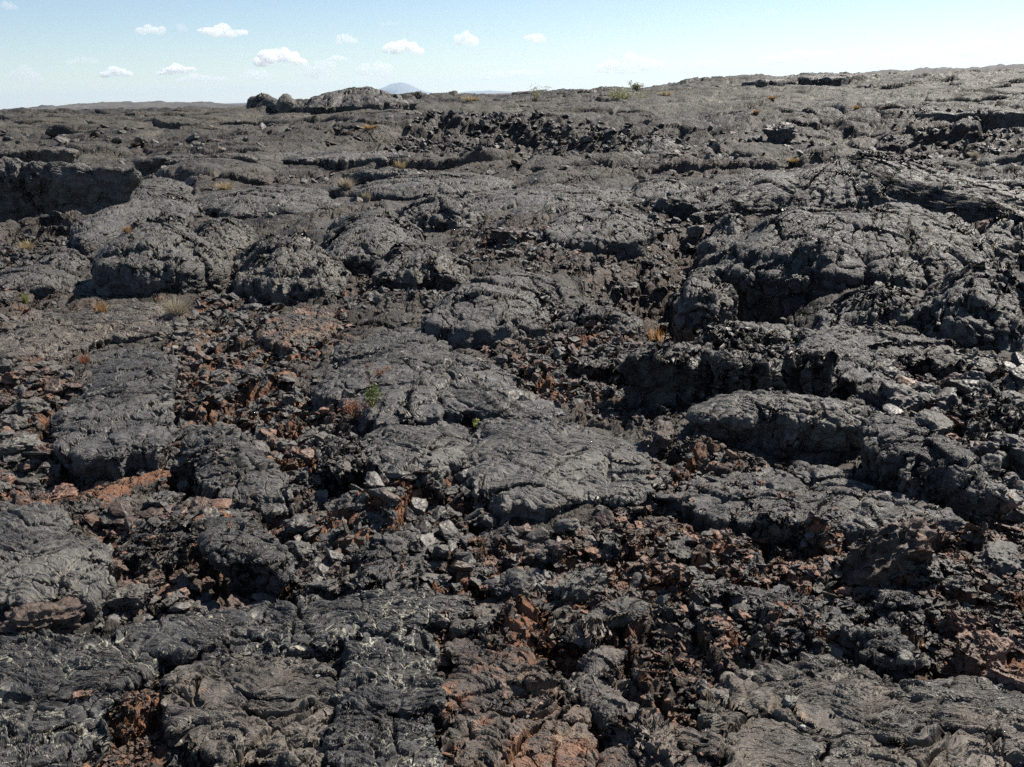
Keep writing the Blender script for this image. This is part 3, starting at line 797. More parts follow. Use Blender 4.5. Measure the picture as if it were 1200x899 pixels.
# ------------------------------------------------------------------ ground sheet
def build_ground():
    half = math.radians(41)
    fine = np.linspace(-half, half, 1560)
    side = np.linspace(half, 2 * math.pi - half, 130)[1:-1]
    th = np.concatenate([fine, side])
    dep = np.linspace(math.atan(EYE / 1.25), math.atan(EYE / 14.0), 1050)
    r1 = EYE / np.tan(dep)
    r2 = np.exp(np.linspace(math.log(14.0), math.log(75.0), 640))[1:]
    r0 = np.linspace(0.03, 1.25, 40)[:-1]
    r3 = np.exp(np.linspace(math.log(75.0), math.log(28000.0), 100))[1:]
    r = np.concatenate([r0, r1, r2, r3])
    TH, R = np.meshgrid(th, r)
    X = (R * np.sin(TH)).astype(F32); Y = (R * np.cos(TH)).astype(F32)
    h = height(X, Y).astype(float)
    # re-space the rows of every column so that steep faces get their share of vertices
    dR = np.diff(R, axis=0); dh = np.diff(h, axis=0)
    dist_ = np.hypot((R[1:] + R[:-1]) / 2, EYE)
    base_cost = dR * EYE / dist_ ** 2
    wall = np.abs(dh) / dist_ * (R[1:] > .9) * (R[1:] < 70) * 0.8
    k = 9
    ker = np.hanning(2 * k + 3)[1:-1]; ker /= ker.sum()
    wp = np.concatenate([wall[:, -k:], wall, wall[:, :k]], axis=1)
    wall = sum(ker[j] * wp[:, j:j + wall.shape[1]] for j in range(2 * k + 1))
    i0 = 39; i1 = len(r0) + len(r1) + len(r2) - 1
    rowc = np.arange(len(r) - 1)
    # keep the original spacing as the base cost inside the fine zone
    cost = np.ones_like(wall)
    cost[i0:i1] += wall[i0:i1] / (math.radians(.05))
    cum = np.concatenate([np.zeros((1, R.shape[1])), np.cumsum(cost, axis=0)], axis=0)
    R2 = R.copy()
    a0 = cum[i0]; a1 = cum[i1]
    nf = i1 - i0 + 1
    for j in range(R.shape[1]):
        R2[i0:i1 + 1, j] = np.interp(np.linspace(cum[i0, j], cum[i1, j], nf), cum[i0:i1 + 1, j], R[i0:i1 + 1, j])
    R = R2
    X = (R * np.sin(TH)).astype(F32); Y = (R * np.cos(TH)).astype(F32)
    h, rub, rust, far = height(X, Y, True)
    nr, nth = X.shape
    V = np.stack([X, Y, h], 2).reshape(-1, 3)
    idx = np.arange(nr * nth).reshape(nr, nth)
    a = idx[:-1]; b = idx[1:]; a2 = np.roll(a, -1, 1); b2 = np.roll(b, -1, 1)
    q = np.stack([a, a2, b2, b], 2).reshape(-1, 4)
    V = np.concatenate([V, [[0, 0, float(h[0].mean())]]])
    t = np.stack([np.full(nth, nr * nth), np.roll(idx[0], -1), idx[0]], 1)
    me = mesh_np('ground', V, q, t)
    z1 = lambda a_: np.concatenate([a_.ravel(), [0]])
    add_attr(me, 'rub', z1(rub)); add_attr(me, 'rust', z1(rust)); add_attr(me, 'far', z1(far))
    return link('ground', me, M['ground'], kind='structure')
build_ground()

# ------------------------------------------------------------------ rocks
import bmesh
_ICO = {}
def ico(level):
    if level not in _ICO:
        bm = bmesh.new(); bmesh.ops.create_icosphere(bm, subdivisions=level, radius=1)
        bm.verts.ensure_lookup_table()
        V = np.array([v.co[:] for v in bm.verts]); T = np.array([[v.index for v in f.verts] for f in bm.faces])
        bm.free(); _ICO[level] = (V, T)
    return _ICO[level]

def rock_shape(seed, level, flat=.6, ang=1.0, rough=.11):
    g = np.random.default_rng(seed)
    V, T = ico(level)
    n = g.normal(size=(15, 3)); n /= np.linalg.norm(n, axis=1)[:, None]
    n[:6] = np.array([[1, 0, 0], [-1, 0, 0], [0, 1, 0], [0, -1, 0], [0, 0, 1], [0, 0, -1]]) + g.normal(size=(6, 3)) * .22
    n /= np.linalg.norm(n, axis=1)[:, None]
    d = g.uniform(.62, 1.0, 15)
    dots = V @ n.T
    rr = np.where(dots > 1e-3, d[None] / np.maximum(dots, 1e-3), 9).min(1)
    rr = np.minimum(rr, 1.25)
    rr = ang * rr + (1 - ang) * .85
    P = V * rr[:, None]
    s = 100 + seed * 3.7
    dsp = fbm3(P[:, 0] + s, P[:, 1], P[:, 2], 2.2, 2, 5) * rough * 1.5 + fbm3(P[:, 0] + s, P[:, 1], P[:, 2], 6.5, 3, 8, gain=.6) * rough
    P = P + V * dsp[:, None]
    P = P * np.array([g.uniform(.85, 1.2), g.uniform(.65, .95), flat * g.uniform(.8, 1.2)])
    return P / 1.0, T

LIB = {}
def lib(level, k, flatk):
    key = (level, k, flatk)
    if key not in LIB:
        LIB[key] = rock_shape(1000 + k * 31 + flatk * 7, level, flat=(.26, .5, .8)[flatk], ang=1.0)
    return LIB[key]

def rot_rand(n, tilt):
    a = rng.uniform(0, 2 * math.pi, n); t = rng.normal(0, tilt, n); t2 = rng.normal(0, tilt, n)
    ca, sa = np.cos(a), np.sin(a); Z = np.zeros(n); O = np.ones(n)
    Rz = np.stack([np.stack([ca, -sa, Z], 1), np.stack([sa, ca, Z], 1), np.stack([Z, Z, O], 1)], 1)
    c, s = np.cos(t), np.sin(t)
    Rx = np.stack([np.stack([O, Z, Z], 1), np.stack([Z, c, -s], 1), np.stack([Z, s, c], 1)], 1)
    c, s = np.cos(t2), np.sin(t2)
    Ry = np.stack([np.stack([c, Z, s], 1), np.stack([Z, O, Z], 1), np.stack([-s, Z, c], 1)], 1)
    return Rx @ Ry @ Rz

on_slab_polys = None
def on_slab(x, y, shrink=0.0):
    m = np.zeros(x.shape, bool)
    for W, H in SLABS:
        sel = in_poly(x, y, W)
        m |= sel
    return m

for pp in ([(652,775),(690,722),(765,718),(765,735),(722,745),(715,780),(745,800),(800,915),(740,915),(715,860),(680,815)], [(555,752),(590,755),(640,800),(675,860),(640,868),(590,800)]):
    pp = np.array(pp, float); a_, b_ = ground_pt(pp[:, 0], pp[:, 1]); SLABS.append((np.stack([a_, b_], 1), .05))
# gather candidates: photo px, py, width px, zone index
cand = []
for zi, z in enumerate(ZONES):
    P = np.array(z[1], float)
    n = z[2]
    got = 0
    while got < n:
        x = rng.uniform(P[:, 0].min(), P[:, 0].max(), n * 2); y = rng.uniform(P[:, 1].min(), P[:, 1].max(), n * 2)
        k = in_poly(x, y, P)
        x, y = x[k][:n - got], y[k][:n - got]
        lo, hi = z[3]
        s = lo + (hi - lo) * rng.uniform(0, 1, len(x)) ** 2.6
        cand.append(np.stack([x, y, s, np.full(len(x), zi)], 1)); got += len(x)
# loose stones everywhere
n = 14000
x = rng.uniform(-60, 1260, n); y = 150 + 760 * rng.uniform(0, 1, n) ** 0.8
s = 2.2 + 10 * rng.uniform(0, 1, n) ** 4
cand.append(np.stack([x, y, s, np.full(n, -1)], 1))
# blocks fallen into the creases between the mounds
n = 16000
x = rng.uniform(-60, 1260, n); y = rng.uniform(150, 430, n)
a_, b_ = ground_pt(x, y)
rb = height(a_, b_, True)[1]
k = (rng.uniform(0, 1, n) < (rb - .35) * 1.6)
x, y = x[k][:4200], y[k][:4200]
s = 3 + 10 * rng.uniform(0, 1, len(x)) ** 2.5
cand.append(np.stack([x, y, s, np.full(len(x), -1)], 1))
cand = np.concatenate(cand)
gx, gy = ground_pt(cand[:, 0], cand[:, 1])
dist = np.hypot(gx, gy)
size = cand[:, 2] / FOC * np.hypot(dist, EYE) * .56       # half width in m
keep = (gx > -40) & (size > .0022)
ons = on_slab(gx, gy)
keep &= (~ons) | ((rng.uniform(0, 1, len(gx)) < .24) & (cand[:, 2] < 13) & (cand[:, 3] >= 0)) | ((rng.uniform(0, 1, len(gx)) < .25) & (cand[:, 2] < 6))
cand, gx, gy, size, dist, ons = cand[keep], gx[keep], gy[keep], size[keep], dist[keep], ons[keep]
gz = height(gx, gy)
bpy.context.view_layer.update()
_dg = bpy.context.evaluated_depsgraph_get()
for i_ in np.nonzero(ons)[0]:
    hit, loc, *_ = SC.ray_cast(_dg, Vector((gx[i_], gy[i_], 6.0)), Vector((0, 0, -1)))
    if hit: gz[i_] = loc.z
order = np.argsort(-cand[:, 2])
zi_ = cand[:, 3].astype(int)
rustp = np.array([ZONES[i][4] if i >= 0 else .15 for i in zi_])
flatp = np.array([ZONES[i][5] if i >= 0 else .5 for i in zi_])
fk = np.clip(np.round((flatp + rng.normal(0, .15, len(flatp)) - .38) / .235).astype(int), 0, 2)
cl_ = fbm2(np.asarray(gx, F32), np.asarray(gy, F32), 2.2, 3, 301)
exr = np.zeros(len(gx))
for (a_, b_, rx, ry) in RW: exr = np.maximum(exr, np.exp(-(((gx - a_) / rx) ** 2 + ((gy - b_) / ry) ** 2) * .8))
rustp = rustp * np.clip(.75 + 2.0 * cl_ + .45 * exr, .1, 1.9)
u = rng.uniform(0, 1, len(gx))
matk = np.where(u < rustp * .40, 2, np.where(u < rustp * 1.6, 1, 0))
matk = np.where(rng.uniform(0, 1, len(gx)) < .006, 3, matk)
MATN = ['rock', 'rock_brown', 'rock_rust', 'rock_pale', 'rock_black']
COLN = ['dark grey', 'brownish', 'rust orange', 'pale grey', 'black']
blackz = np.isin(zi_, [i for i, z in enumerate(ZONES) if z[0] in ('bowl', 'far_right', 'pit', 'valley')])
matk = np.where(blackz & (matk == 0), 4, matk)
Rm = rot_rand(len(gx), .38)

# the 260 largest become things of their own
NIND = 260
ind = order[:NIND]; rest = order[NIND:]
rock_mesh = {}
IND = []
ANCH = [(140,480,'the large cracked slab'),(50,650,'the flat left slab'),(290,640,'the curved shell'),(280,550,'the narrow broken slab'),(400,530,'the cave block'),(455,655,'the grey lumps'),
 (605,684,'the square dark block'),(640,545,'the broad flat slab'),(520,440,'the domed central slab'),(1043,650,'the largest brown boulder'),(1160,765,'the bright orange rocks'),(770,550,'the pale slab tip'),
 (768,522,'the angular brown block'),(860,440,'the massive dark block'),(930,500,'the pale topped slab'),(1090,550,'the tilted plank'),(1010,430,'the sloping grey ridge'),(950,600,'the layered shelf'),
 (1030,755,'the dark ribbed fin'),(330,730,'the long bluish slab'),(600,860,'the crumpled rusty crust'),(740,780,'the ropy coil'),(1040,860,'the wide tan sheet'),(590,370,'the crackled middle mound'),
 (185,310,'the bulging dark mound'),(340,310,'the lumpy mound'),(800,340,'the shaded pit'),(350,385,'the rusty ribbed slab'),(170,365,'the brown topped step'),(820,400,'the jagged crest'),
 (1140,360,'the round right knob'),(640,165,'the rubble bowl'),(720,410,'the arched block'),(1150,500,'the angular right block'),(30,420,'the left step of crust'),(880,700,'the slatted crust sheet'),
 (190,630,'the folded slab'),(490,520,'the smooth apron of crust'),(700,640,'the upright dark block'),(1190,640,'the right edge of the picture'),(150,840,'the orange dirt patch')]
for k in ind:
    key = (int(rng.integers(0, 10)), int(fk[k]), int(matk[k]))
    if key not in rock_mesh:
        V, T = lib(5, key[0], key[1])
        me = mesh_np('lava_rock', V, None, T)
        me.materials.append(M[MATN[key[2]] + '_unit'])
        rock_mesh[key] = me
    o = bpy.data.objects.new('lava_rock', rock_mesh[key]); C.objects.link(o)
    s = float(size[k])
    mm = Matrix([list(Rm[k][i]) + [0] for i in range(3)] + [[0, 0, 0, 1]])
    o.matrix_world = Matrix.Translation((gx[k], gy[k], gz[k] + s * .25)) @ mm @ Matrix.Scale(s, 4)
    zn = ZONES[zi_[k]] if zi_[k] >= 0 else None
    o['category'] = 'rock'; o['kind'] = 'thing'
    zn = ZONES[zi_[k]] if zi_[k] >= 0 else None
    bx, by = cand[k, 0], cand[k, 1]
    q = sorted(ANCH, key=lambda a: (a[0] - bx) ** 2 + ((a[1] - by) * 1.3) ** 2)[0]
    dx, dy = bx - q[0], by - q[1]
    if abs(dx) > abs(dy) * 1.1: rel = ('right of ' if dx > 0 else 'left of ')
    else: rel = ('just below ' if dy > 0 else 'just above ')
    sz = 'large' if cand[k, 2] > 25 else ('medium' if cand[k, 2] > 19 else 'small')
    shp = ('flat', 'angular', 'blocky')[int(fk[k])]
    o['label'] = '%s %s %s rock %s%s' % (sz, shp, COLN[matk[k]], rel, q[2])
    o['group'] = ('loose rocks ' + zn[6]) if zn else 'loose rocks on the lava field'
    IND.append((o, bx, by))
bylab = {}
for t in IND: bylab.setdefault(t[0]['label'], []).append(t)
ORD = ['first', 'second', 'third', 'fourth', 'fifth', 'sixth', 'seventh', 'eighth', 'ninth', 'tenth', 'eleventh', 'twelfth']
for lb, ts in bylab.items():
    if len(ts) < 2: continue
    ts.sort(key=lambda t: t[1])
    for i_, t in enumerate(ts):
        if len(ts) == 2: t[0]['label'] = lb + (', the left one' if i_ == 0 else ', the right one')
        elif i_ < 12: t[0]['label'] = lb + ', ' + ORD[i_] + ' from the left'
        elif len(ts) - 1 - i_ < 12: t[0]['label'] = lb + ', ' + ORD[len(ts) - 1 - i_] + ' from the right'

def rubble(sel_all):
    for mk in range(5):
        Vs, Ts, off = [], [], 0
        for level, lo, hi in ((4, 14, 999), (3, 5.5, 14), (2, 0, 5.5)):
            for fl in range(3):
                for v in range(7):
                    s_ = sel_all[(matk[sel_all] == mk) & (fk[sel_all] == fl) & (sel_all % 7 == v) & (cand[sel_all, 2] >= lo) & (cand[sel_all, 2] < hi)]
                    if len(s_) == 0: continue
                    V, T = lib(level, v, fl)
                    W = np.einsum('nij,vj->nvi', Rm[s_], V) * size[s_][:, None, None]
                    W += np.stack([gx[s_], gy[s_], gz[s_] + size[s_] * .2], 1)[:, None, :]
                    Ts.append((T[None] + off + (np.arange(len(s_)) * len(V))[:, None, None]).reshape(-1, 3))
                    Vs.append(W.reshape(-1, 3)); off += len(s_) * len(V)
        if not Vs: continue
        me = mesh_np('rubble', np.concatenate(Vs), None, np.concatenate(Ts), smooth=False)
        nm = ['dark_rubble', 'brown_rubble', 'rusty_rubble', 'pale_pebbles', 'black_rubble'][mk]
        lb = ['small dark broken lava chips strewn over the field', 'small brownish lava chips in the rubble', 'small rust orange lava chips in the rubble', 'tiny pale pebbles strewn over the lava', 'small black blocks of the far rubble bowl and hollows'][mk]
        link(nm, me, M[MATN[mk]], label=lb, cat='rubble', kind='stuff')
rubble(rest)

# single rocks that stand out in the photo: px, py, width px, height ratio, material, shape seed, label
HERO = [
 (1040, 648, 96, .85, 'rock_brown', 63, .85, 'large brown boulder, the biggest loose one, at the right'),
 (1078, 672, 48, .7, 'rock', 33, .8, 'dark rock tucked against the largest brown boulder'),
 (1150, 752, 62, .7, 'rock_rust', 4, .7, 'bright orange rock near the right edge'),
 (1188, 785, 60, .8, 'rock_rust', 5, .8, 'reddish orange rock cut by the right edge of the picture'),
 (1130, 728, 40, .7, 'rock_rust', 45, .7, 'small orange rock on the bright orange one'),
 (99, 823, 22, .6, 'rock_rust', 6, .6, 'small pinkish orange stone alone on the bluish slab'),
 (768, 522, 46, .85, 'rock_brown', 7, .9, 'angular brown block right of the broad flat slab'),
 (605, 684, 46, .8, 'rock', 8, .8, 'square dark block in the central rubble'),
 (684, 688, 50, .85, 'rock', 9, .85, 'dark lump right of the square block'),
 (716, 640, 34, .9, 'rock', 10, .8, 'upright dark block above the dark lump'),
 (568, 645, 34, .6, 'rock_rust', 11, .5, 'reddish tilted stone above the square block'),
 (50, 724, 82, .42, 'rock_brown', 12, .45, 'long reddish boulder under the flat left slab'),
 (276, 682, 54, .8, 'rock_brown', 13, .8, 'pitted brown boulder beneath the curved shell'),
 (537, 690, 34, .8, 'rock', 14, .7, 'dark chunk left of the square block'),
 (22, 523, 34, .6, 'rock_pale', 15, .6, 'pale grey flat stone near the left edge'),
 (655, 412, 20, .8, 'rock_pale', 16, .8, 'small rounded grey stone in the gully'),
 (912, 176, 34, .7, 'rock', 17, .8, 'black block on the far slope at the right'),
 (925, 829, 20, .6, 'rock_pale', 18, .5, 'pale flat stone on the wide tan sheet'),
 (1000, 684, 32, .6, 'rock_rust', 19, .5, 'ribbed reddish shard below the largest brown boulder'),
 (842, 704, 40, .45, 'rock', 20, .5, 'dark flat rock in the field of chips'),
 (828, 815, 34, .5, 'rock', 21, .4, 'dark ribbed chip at the left rim of the tan sheet'),
 (560, 745, 22, .5, 'rock_pale', 22, .4, 'grey chip on rusty ground near the bottom centre'),
 (155, 690, 40, .7, 'rock', 23, .7, 'dark rock at the corner of the flat left slab'),
 (178, 660, 34, .8, 'rock_brown', 24, .8, 'brown rock between flat slab and curved shell'),
 (375, 620, 40, .8, 'rock', 25, .8, 'dark rock in the rubble right of the curved shell'),
 (320, 610, 30, .7, 'rock_rust', 26, .6, 'orange stone behind the curved shell'),
 (395, 655, 34, .9, 'rock_brown', 27, .8, 'brown upright stone left of the grey lumps'),
 (640, 640, 30, .6, 'rock', 28, .6, 'dark stone below the broad flat slab'),
 (735, 600, 40, .5, 'rock_brown', 29, .45, 'flat brown stone under the pale slab tip'),
 (800, 640, 44, .5, 'rock', 30, .45, 'broad dark flake at the left end of the layered shelf'),
 (1120, 660, 44, .6, 'rock', 31, .6, 'dark rock right of the largest brown boulder'),
 (1175, 640, 60, .6, 'rock', 32, .6, 'dark rock heap piece near the right edge'),
 (1140, 700, 50, .45, 'rock_brown', 34, .45, 'brown streaky slab piece above the orange rocks'),
 (40, 470, 34, .7, 'rock', 35, .7, 'dark rock left of the large cracked slab'),
 (70, 565, 44, .5, 'rock_rust', 36, .45, 'tan orange rock between the two left slabs'),
 (190, 575, 40, .7, 'rock', 37, .7, 'dark green grey rock above the folded slab'),
 (335, 500, 34, .9, 'rock_pale', 38, .8, 'pale ribbed rock in the rubble left of the cave block'),
 (600, 295, 44, .7, 'rock_brown', 39, .7, 'brown rock behind the crackled middle mound'),
 (1055, 470, 60, .6, 'rock', 40, .6, 'dark rock at the foot of the sloping ridge'),
 (1085, 555, 50, .4, 'rock', 41, .4, 'thin dark sheet of rock on the tilted plank'),
 (1190, 540, 60, .7, 'rock', 42, .7, 'dark block at the right edge beside the tilted plank'),
 (1105, 520, 30, .6, 'rock_rust', 43, .6, 'reddish rock behind the tilted plank'),
 (815, 275, 20, .8, 'rock_pale', 46, .8, 'pale grey stone perched by the pit'),
 (708, 760, 26, .8, 'rock_brown', 47, .7, 'brown stone in the fold left of the coil'),
 (274, 790, 5, .7, 'rock_pale', 48, .6, 'white pebble on the brownish folded slab'),
 (373, 801, 5, .5, 'rock_pale', 49, .6, 'white flake at the right end of the brownish slab'),
 (606, 739, 4.5, .7, 'rock_pale', 50, .7, 'white pebble on rusty gravel'),
 (940, 863, 5, .6, 'rock_pale', 51, .6, 'white pebble on the wide tan sheet'),
 (1058, 785, 16, .8, 'rock_pale', 52, .7, 'pale lichened stone at the top of the tan sheet'),
]
white = lava_mat('white_stone', dark=(.5, .5, .47), light=(.8, .8, .76), rust=-.5, crack=0, disp=.1, tan=.05)
for (px, py, wpx, hr, mt, sd_, fl, lab) in HERO:
    ax, ay = ground_pt(px, py + wpx * hr * .30)
    d = math.hypot(ax[0], ay[0], EYE)
    s = wpx / FOC * d * .55
    V, T = rock_shape(500 + sd_, 6 if wpx > 30 else 5, flat=fl, ang=1.0, rough=.15 if wpx < 80 else .22)
    me = mesh_np('lava_boulder' if wpx > 80 else 'lava_rock', V * s + np.array([0, 0, s * .38 * fl]), None, T)
    zz = float(height(ax, ay)[0])
    if on_slab(ax, ay)[0]:
        bpy.context.view_layer.update()
        dg = bpy.context.evaluated_depsgraph_get()
        hit, loc, *_ = SC.ray_cast(dg, Vector((ax[0], ay[0], 3.0)), Vector((0, 0, -1)))
        if hit: zz = loc.z
    link('lava_boulder' if wpx > 80 else 'lava_rock', me, white if 'white' in lab else M[mt], (ax[0], ay[0], zz), label=lab, cat='boulder' if wpx > 80 else 'rock').rotation_euler[2] = sd_ * 1.1

# ------------------------------------------------------------------ ropy coils
def coil(label, path, wpx, mat='coil', ring=16, hump=.8):
    P = np.array(path, float)
    gx, gy = ground_pt(P[:, 0], P[:, 1])
    d = math.hypot(gx.mean(), gy.mean(), EYE)
    t = np.concatenate([[0], np.cumsum(np.hypot(np.diff(gx), np.diff(gy)))])
    L = t[-1]
    ns = int(L / .0035); na = 64
    u = np.linspace(0, L, ns)
    deg = min(3, len(P) - 1)
    cx = np.polyval(np.polyfit(t, gx, deg), u); cy = np.polyval(np.polyfit(t, gy, deg), u)
    tx = np.gradient(cx); ty = np.gradient(cy); n_ = np.hypot(tx, ty); tx /= n_; ty /= n_
    R0 = wpx / FOC * d * .5
    R = R0 * np.clip(np.sin(np.clip(u / L, .015, .985) * math.pi), 0, 1) ** .35 * (1 + .18 * np.sin(u / L * 9 + 1))
    a = np.linspace(-.25, math.pi + .25, na)
    A, U = np.meshgrid(a, u)
    bow = (np.sin(A) - .6) * R0 * 1.1                       # rings bow along the flow
    ph = (U + bow + .25 * R0 * fbm3(U * 0 + np.cos(A), U, A * .3, 6, 3, 5)) / (R0 * .30)
    rr = R[:, None] * (1 + .10 * np.abs(np.sin(ph * math.pi)) ** .7 + .035 * np.abs(np.sin(ph * 9.1)) + .16 * fbm3(np.cos(A) * R0, U, np.sin(A) * R0, 14, 4, 9) + .09 * fbm3(np.cos(A) * R0, U, np.sin(A) * R0, 60, 4, 12, gain=.6))
    ox, oy = cx.mean(), cy.mean()
    gz_ = float(np.median(height(cx, cy)))
    X = cx[:, None] - ox + ty[:, None] * np.cos(A) * rr
    Y = cy[:, None] - oy - tx[:, None] * np.cos(A) * rr
    Z = np.sin(A) * rr * hump
    V = np.stack([X, Y, Z], 2).reshape(-1, 3)
    idx = np.arange(ns * na).reshape(ns, na)
    q = np.stack([idx[:-1, :-1], idx[:-1, 1:], idx[1:, 1:], idx[1:, :-1]], 2).reshape(-1, 4)
    me = mesh_np('lava_coil', V, q)
    link('lava_coil', me, M[mat], (ox, oy, gz_ + .022), label=label, cat='lava coil', group='ropy lava coils at the bottom')
coil('thick ropy coil of lava curving down to the bottom edge', [(684,792),(700,818),(728,840),(752,868),(772,915)], 56)
coil('slim twisted coil left of the thick one, rusty at its head', [(572,758),(592,778),(615,800),(640,830),(655,858)], 34, 'slab_rusty')
coil('short pale coil bending back above the thick one', [(672,762),(690,742),(722,728),(762,722)], 34)
coil('grey rope of lava beside the thick coil', [(742,795),(720,810),(700,800),(705,775),(735,765)], 30, 'coil')

# ------------------------------------------------------------------ plants
def leaf_mat(name, c1, c2, trans=.25):
    N = NT(name)
    g = N.n('ShaderNodeTexCoord')
    oi = N.noise(g.outputs['Object'], 9, 3)
    col = N.mix(N.ramp(oi, .35, .65), c1, c2)
    b = N.n('ShaderNodeBsdfPrincipled'); N.l(col, b.inputs['Base Color']); b.inputs['Roughness'].default_value = .7
    tr = N.n('ShaderNodeBsdfTranslucent'); N.l(col, tr.inputs['Color'])
    mx = N.n('ShaderNodeMixShader'); mx.inputs[0].default_value = trans
    N.l(b.outputs[0], mx.inputs[1]); N.l(tr.outputs[0], mx.inputs[2]); N.l(mx.outputs[0], N.out.inputs['Surface'])
    return N.m
PM = {'straw': leaf_mat('straw', (.32, .24, .13), (.42, .34, .20)), 'gold': leaf_mat('golden_orange', (.62, .30, .07), (.70, .40, .12)),
      'orange': leaf_mat('dry_orange', (.34, .19, .08), (.38, .25, .11)),
      'green': leaf_mat('leaf_green', (.10, .14, .035), (.17, .19, .05)), 'yellow': leaf_mat('leaf_yellow', (.30, .30, .10), (.24, .27, .08)),
      'grass': leaf_mat('pale_leaf', (.26, .26, .14), (.32, .30, .16)),
      'grey': leaf_mat('dry_grey', (.32, .27, .19), (.42, .36, .27)), 'stem': leaf_mat('stem_brown', (.14, .09, .05), (.20, .13, .08), 0),
      'red': leaf_mat('leaf_red', (.25, .09, .05), (.33, .14, .07))}

def blades(n, rad, hgt, seed, wid=.006, spread=.6, seg=3, curl=.4, base=.35):
    g = np.random.default_rng(seed)
    Vs, Fs = [], []
    for i in range(n):
        a = g.uniform(0, 2 * math.pi); r0 = rad * base * math.sqrt(g.uniform())
        p = np.array([math.cos(a) * r0, math.sin(a) * r0, -.01])
        a2 = a + g.normal(0, .7); le = g.uniform(0, spread) * rad
        hh = hgt * g.uniform(.45, 1.0)
        side = np.array([-math.sin(a2 + g.normal(0, 1)), math.cos(a2 + g.normal(0, 1)), 0]) * wid * .5
        o = len(Vs)
        for k in range(seg + 1):
            t = k / seg
            c = p + np.array([math.cos(a2) * le * t ** (1 + curl), math.sin(a2) * le * t ** (1 + curl), hh * t - .15 * hh * t * t * curl])
            wv = side * (1 - t * .85)
            Vs += [c - wv, c + wv]
        for k in range(seg): Fs.append([o + 2 * k, o + 2 * k + 1, o + 2 * k + 3, o + 2 * k + 2])
    return np.array(Vs), np.array(Fs)

def leaves(n, rad, hgt, seed, sz, low=.15):
    g = np.random.default_rng(seed)
    Vs, Fs = [], []
    cl = g.normal(size=(max(3, n // 40), 3)) * [rad * .5, rad * .5, hgt * .25] + [0, 0, hgt * .55]
    for i in range(n):
        c = cl[g.integers(len(cl))] + g.normal(size=3) * [rad * .22, rad * .22, hgt * .14]
        c[2] = max(c[2], hgt * low * g.uniform(.3, 1))
        u = g.normal(size=3); u /= np.linalg.norm(u); v = np.cross(u, g.normal(size=3)); v /= np.linalg.norm(v)
        s = sz * g.uniform(.6, 1.3)
        o = len(Vs); Vs += [c - u * s, c + v * s * .45, c + u * s, c - v * s * .45]; Fs.append([o, o + 1, o + 2, o + 3])
    return np.array(Vs), np.array(Fs)

def plant_at(px, py, lift=0.0):
    bpy.context.view_layer.update()
    dg = bpy.context.evaluated_depsgraph_get()
    for dy in range(0, 30, 3):
        hit, loc, *_ = SC.ray_cast(dg, Vector((0, 0, EYE)), Vector(ray([px], [py + dy])[0]).normalized())
        if hit and loc.y < 75: break
    return loc.x, loc.y, loc.z, math.hypot(loc.x, loc.y, EYE)

def tuft(px, py, wpx, hpx, mt, label, n=90, cat='grass tuft', name='grass_tuft', group=None, heads=None, spread=.9, base=.35):
    x, y, z, d = plant_at(px, py)
    rad = wpx / FOC * d * .5; hg = hpx / FOC * d
    V, Q = blades(n, rad, hg, int(px * 3 + py), wid=max(.003, .9 / FOC * d), spread=spread, base=base)
    o = link(name, mesh_np(name, V, Q, smooth=False), PM[mt], (x, y, z), label=label, cat=cat, group=group)
    if heads:
        pass
    return o

def shrub(px, py, wpx, hpx, mt, label, n=500, lsz=1.0, st='stem', cat='shrub', name='shrub', low=.15):
    x, y, z, d = plant_at(px, py)
    rad = wpx / FOC * d * .5; hg = hpx / FOC * d
    e = bpy.data.objects.new(name, None); C.objects.link(e); e.location = (x, y, z)
    e['label'] = label; e['category'] = cat; e['kind'] = 'thing'
    V, Q = blades(24, rad, hg * .85, int(px), wid=max(.005, .7 / FOC * d), spread=.9, base=.1)
    link('stem', mesh_np('stem', V, Q, smooth=False), PM[st], parent=e).pop('kind', None)
    V, Q = leaves(n, rad, hg, int(px) + 1, max(.007, lsz / FOC * d), low)
    link('foliage', mesh_np('foliage', V, Q, smooth=False), PM[mt], parent=e).pop('kind', None)

shrub(628, 119, 20, 14, 'grass', 'pale green shrub on the skyline left of the centre', 380, .8)
shrub(746, 107, 12, 9, 'grass', 'small pale shrub on the skyline above the yellow grass', 520, 1.1)
shrub(732, 116, 40, 9, 'grass', 'wide low yellow shrub on the skyline right of the centre', 900, 1.2)
shrub(437, 476, 24, 22, 'green', 'small green plant growing at the end of the domed slab', 260, 2.0)
shrub(415, 490, 34, 26, 'red', 'reddish brown dry weed beside the small green plant', 260, 1.6)
shrub(442, 440, 26, 12, 'red', 'thin rusty weed on the domed slab', 90, 1.6)
shrub(556, 500, 18, 16, 'yellow', 'yellow green sprig at the top of the broad flat slab', 130, 1.8)
tuft(770, 396, 26, 19, 'gold', 'bright orange dry plant of upright spikes on the dark block', 34, heads=0, cat='plant', name='dry_plant', spread=.7, base=.9)
tuft(207, 370, 36, 24, 'grey', 'pale dry bush tucked in the rubble below the bulging mound', 420, cat='bush', name='dry_bush', spread=1.1)
tuft(407, 221, 22, 15, 'grey', 'round buff coloured dry bush below the far ledge', 300, cat='bush', name='dry_bush', spread=1.1)
tuft(430, 236, 14, 14, 'grey', 'small buff bush right of the round one', 180, cat='bush', name='dry_bush')
tuft(264, 222, 30, 10, 'straw', 'low straw coloured tuft on top of the long grey mound', 220)
tuft(249, 222, 4, 28, 'straw', 'single tall dry stalk standing above the left mound', 5, cat='plant', name='dry_stalk', spread=.6)
tuft(470, 198, 20, 12, 'straw', 'straw tuft in front of the small dark ledge', 160)
tuft(886, 133, 12, 5, 'orange', 'orange dry clump on the far tan slope', 160)
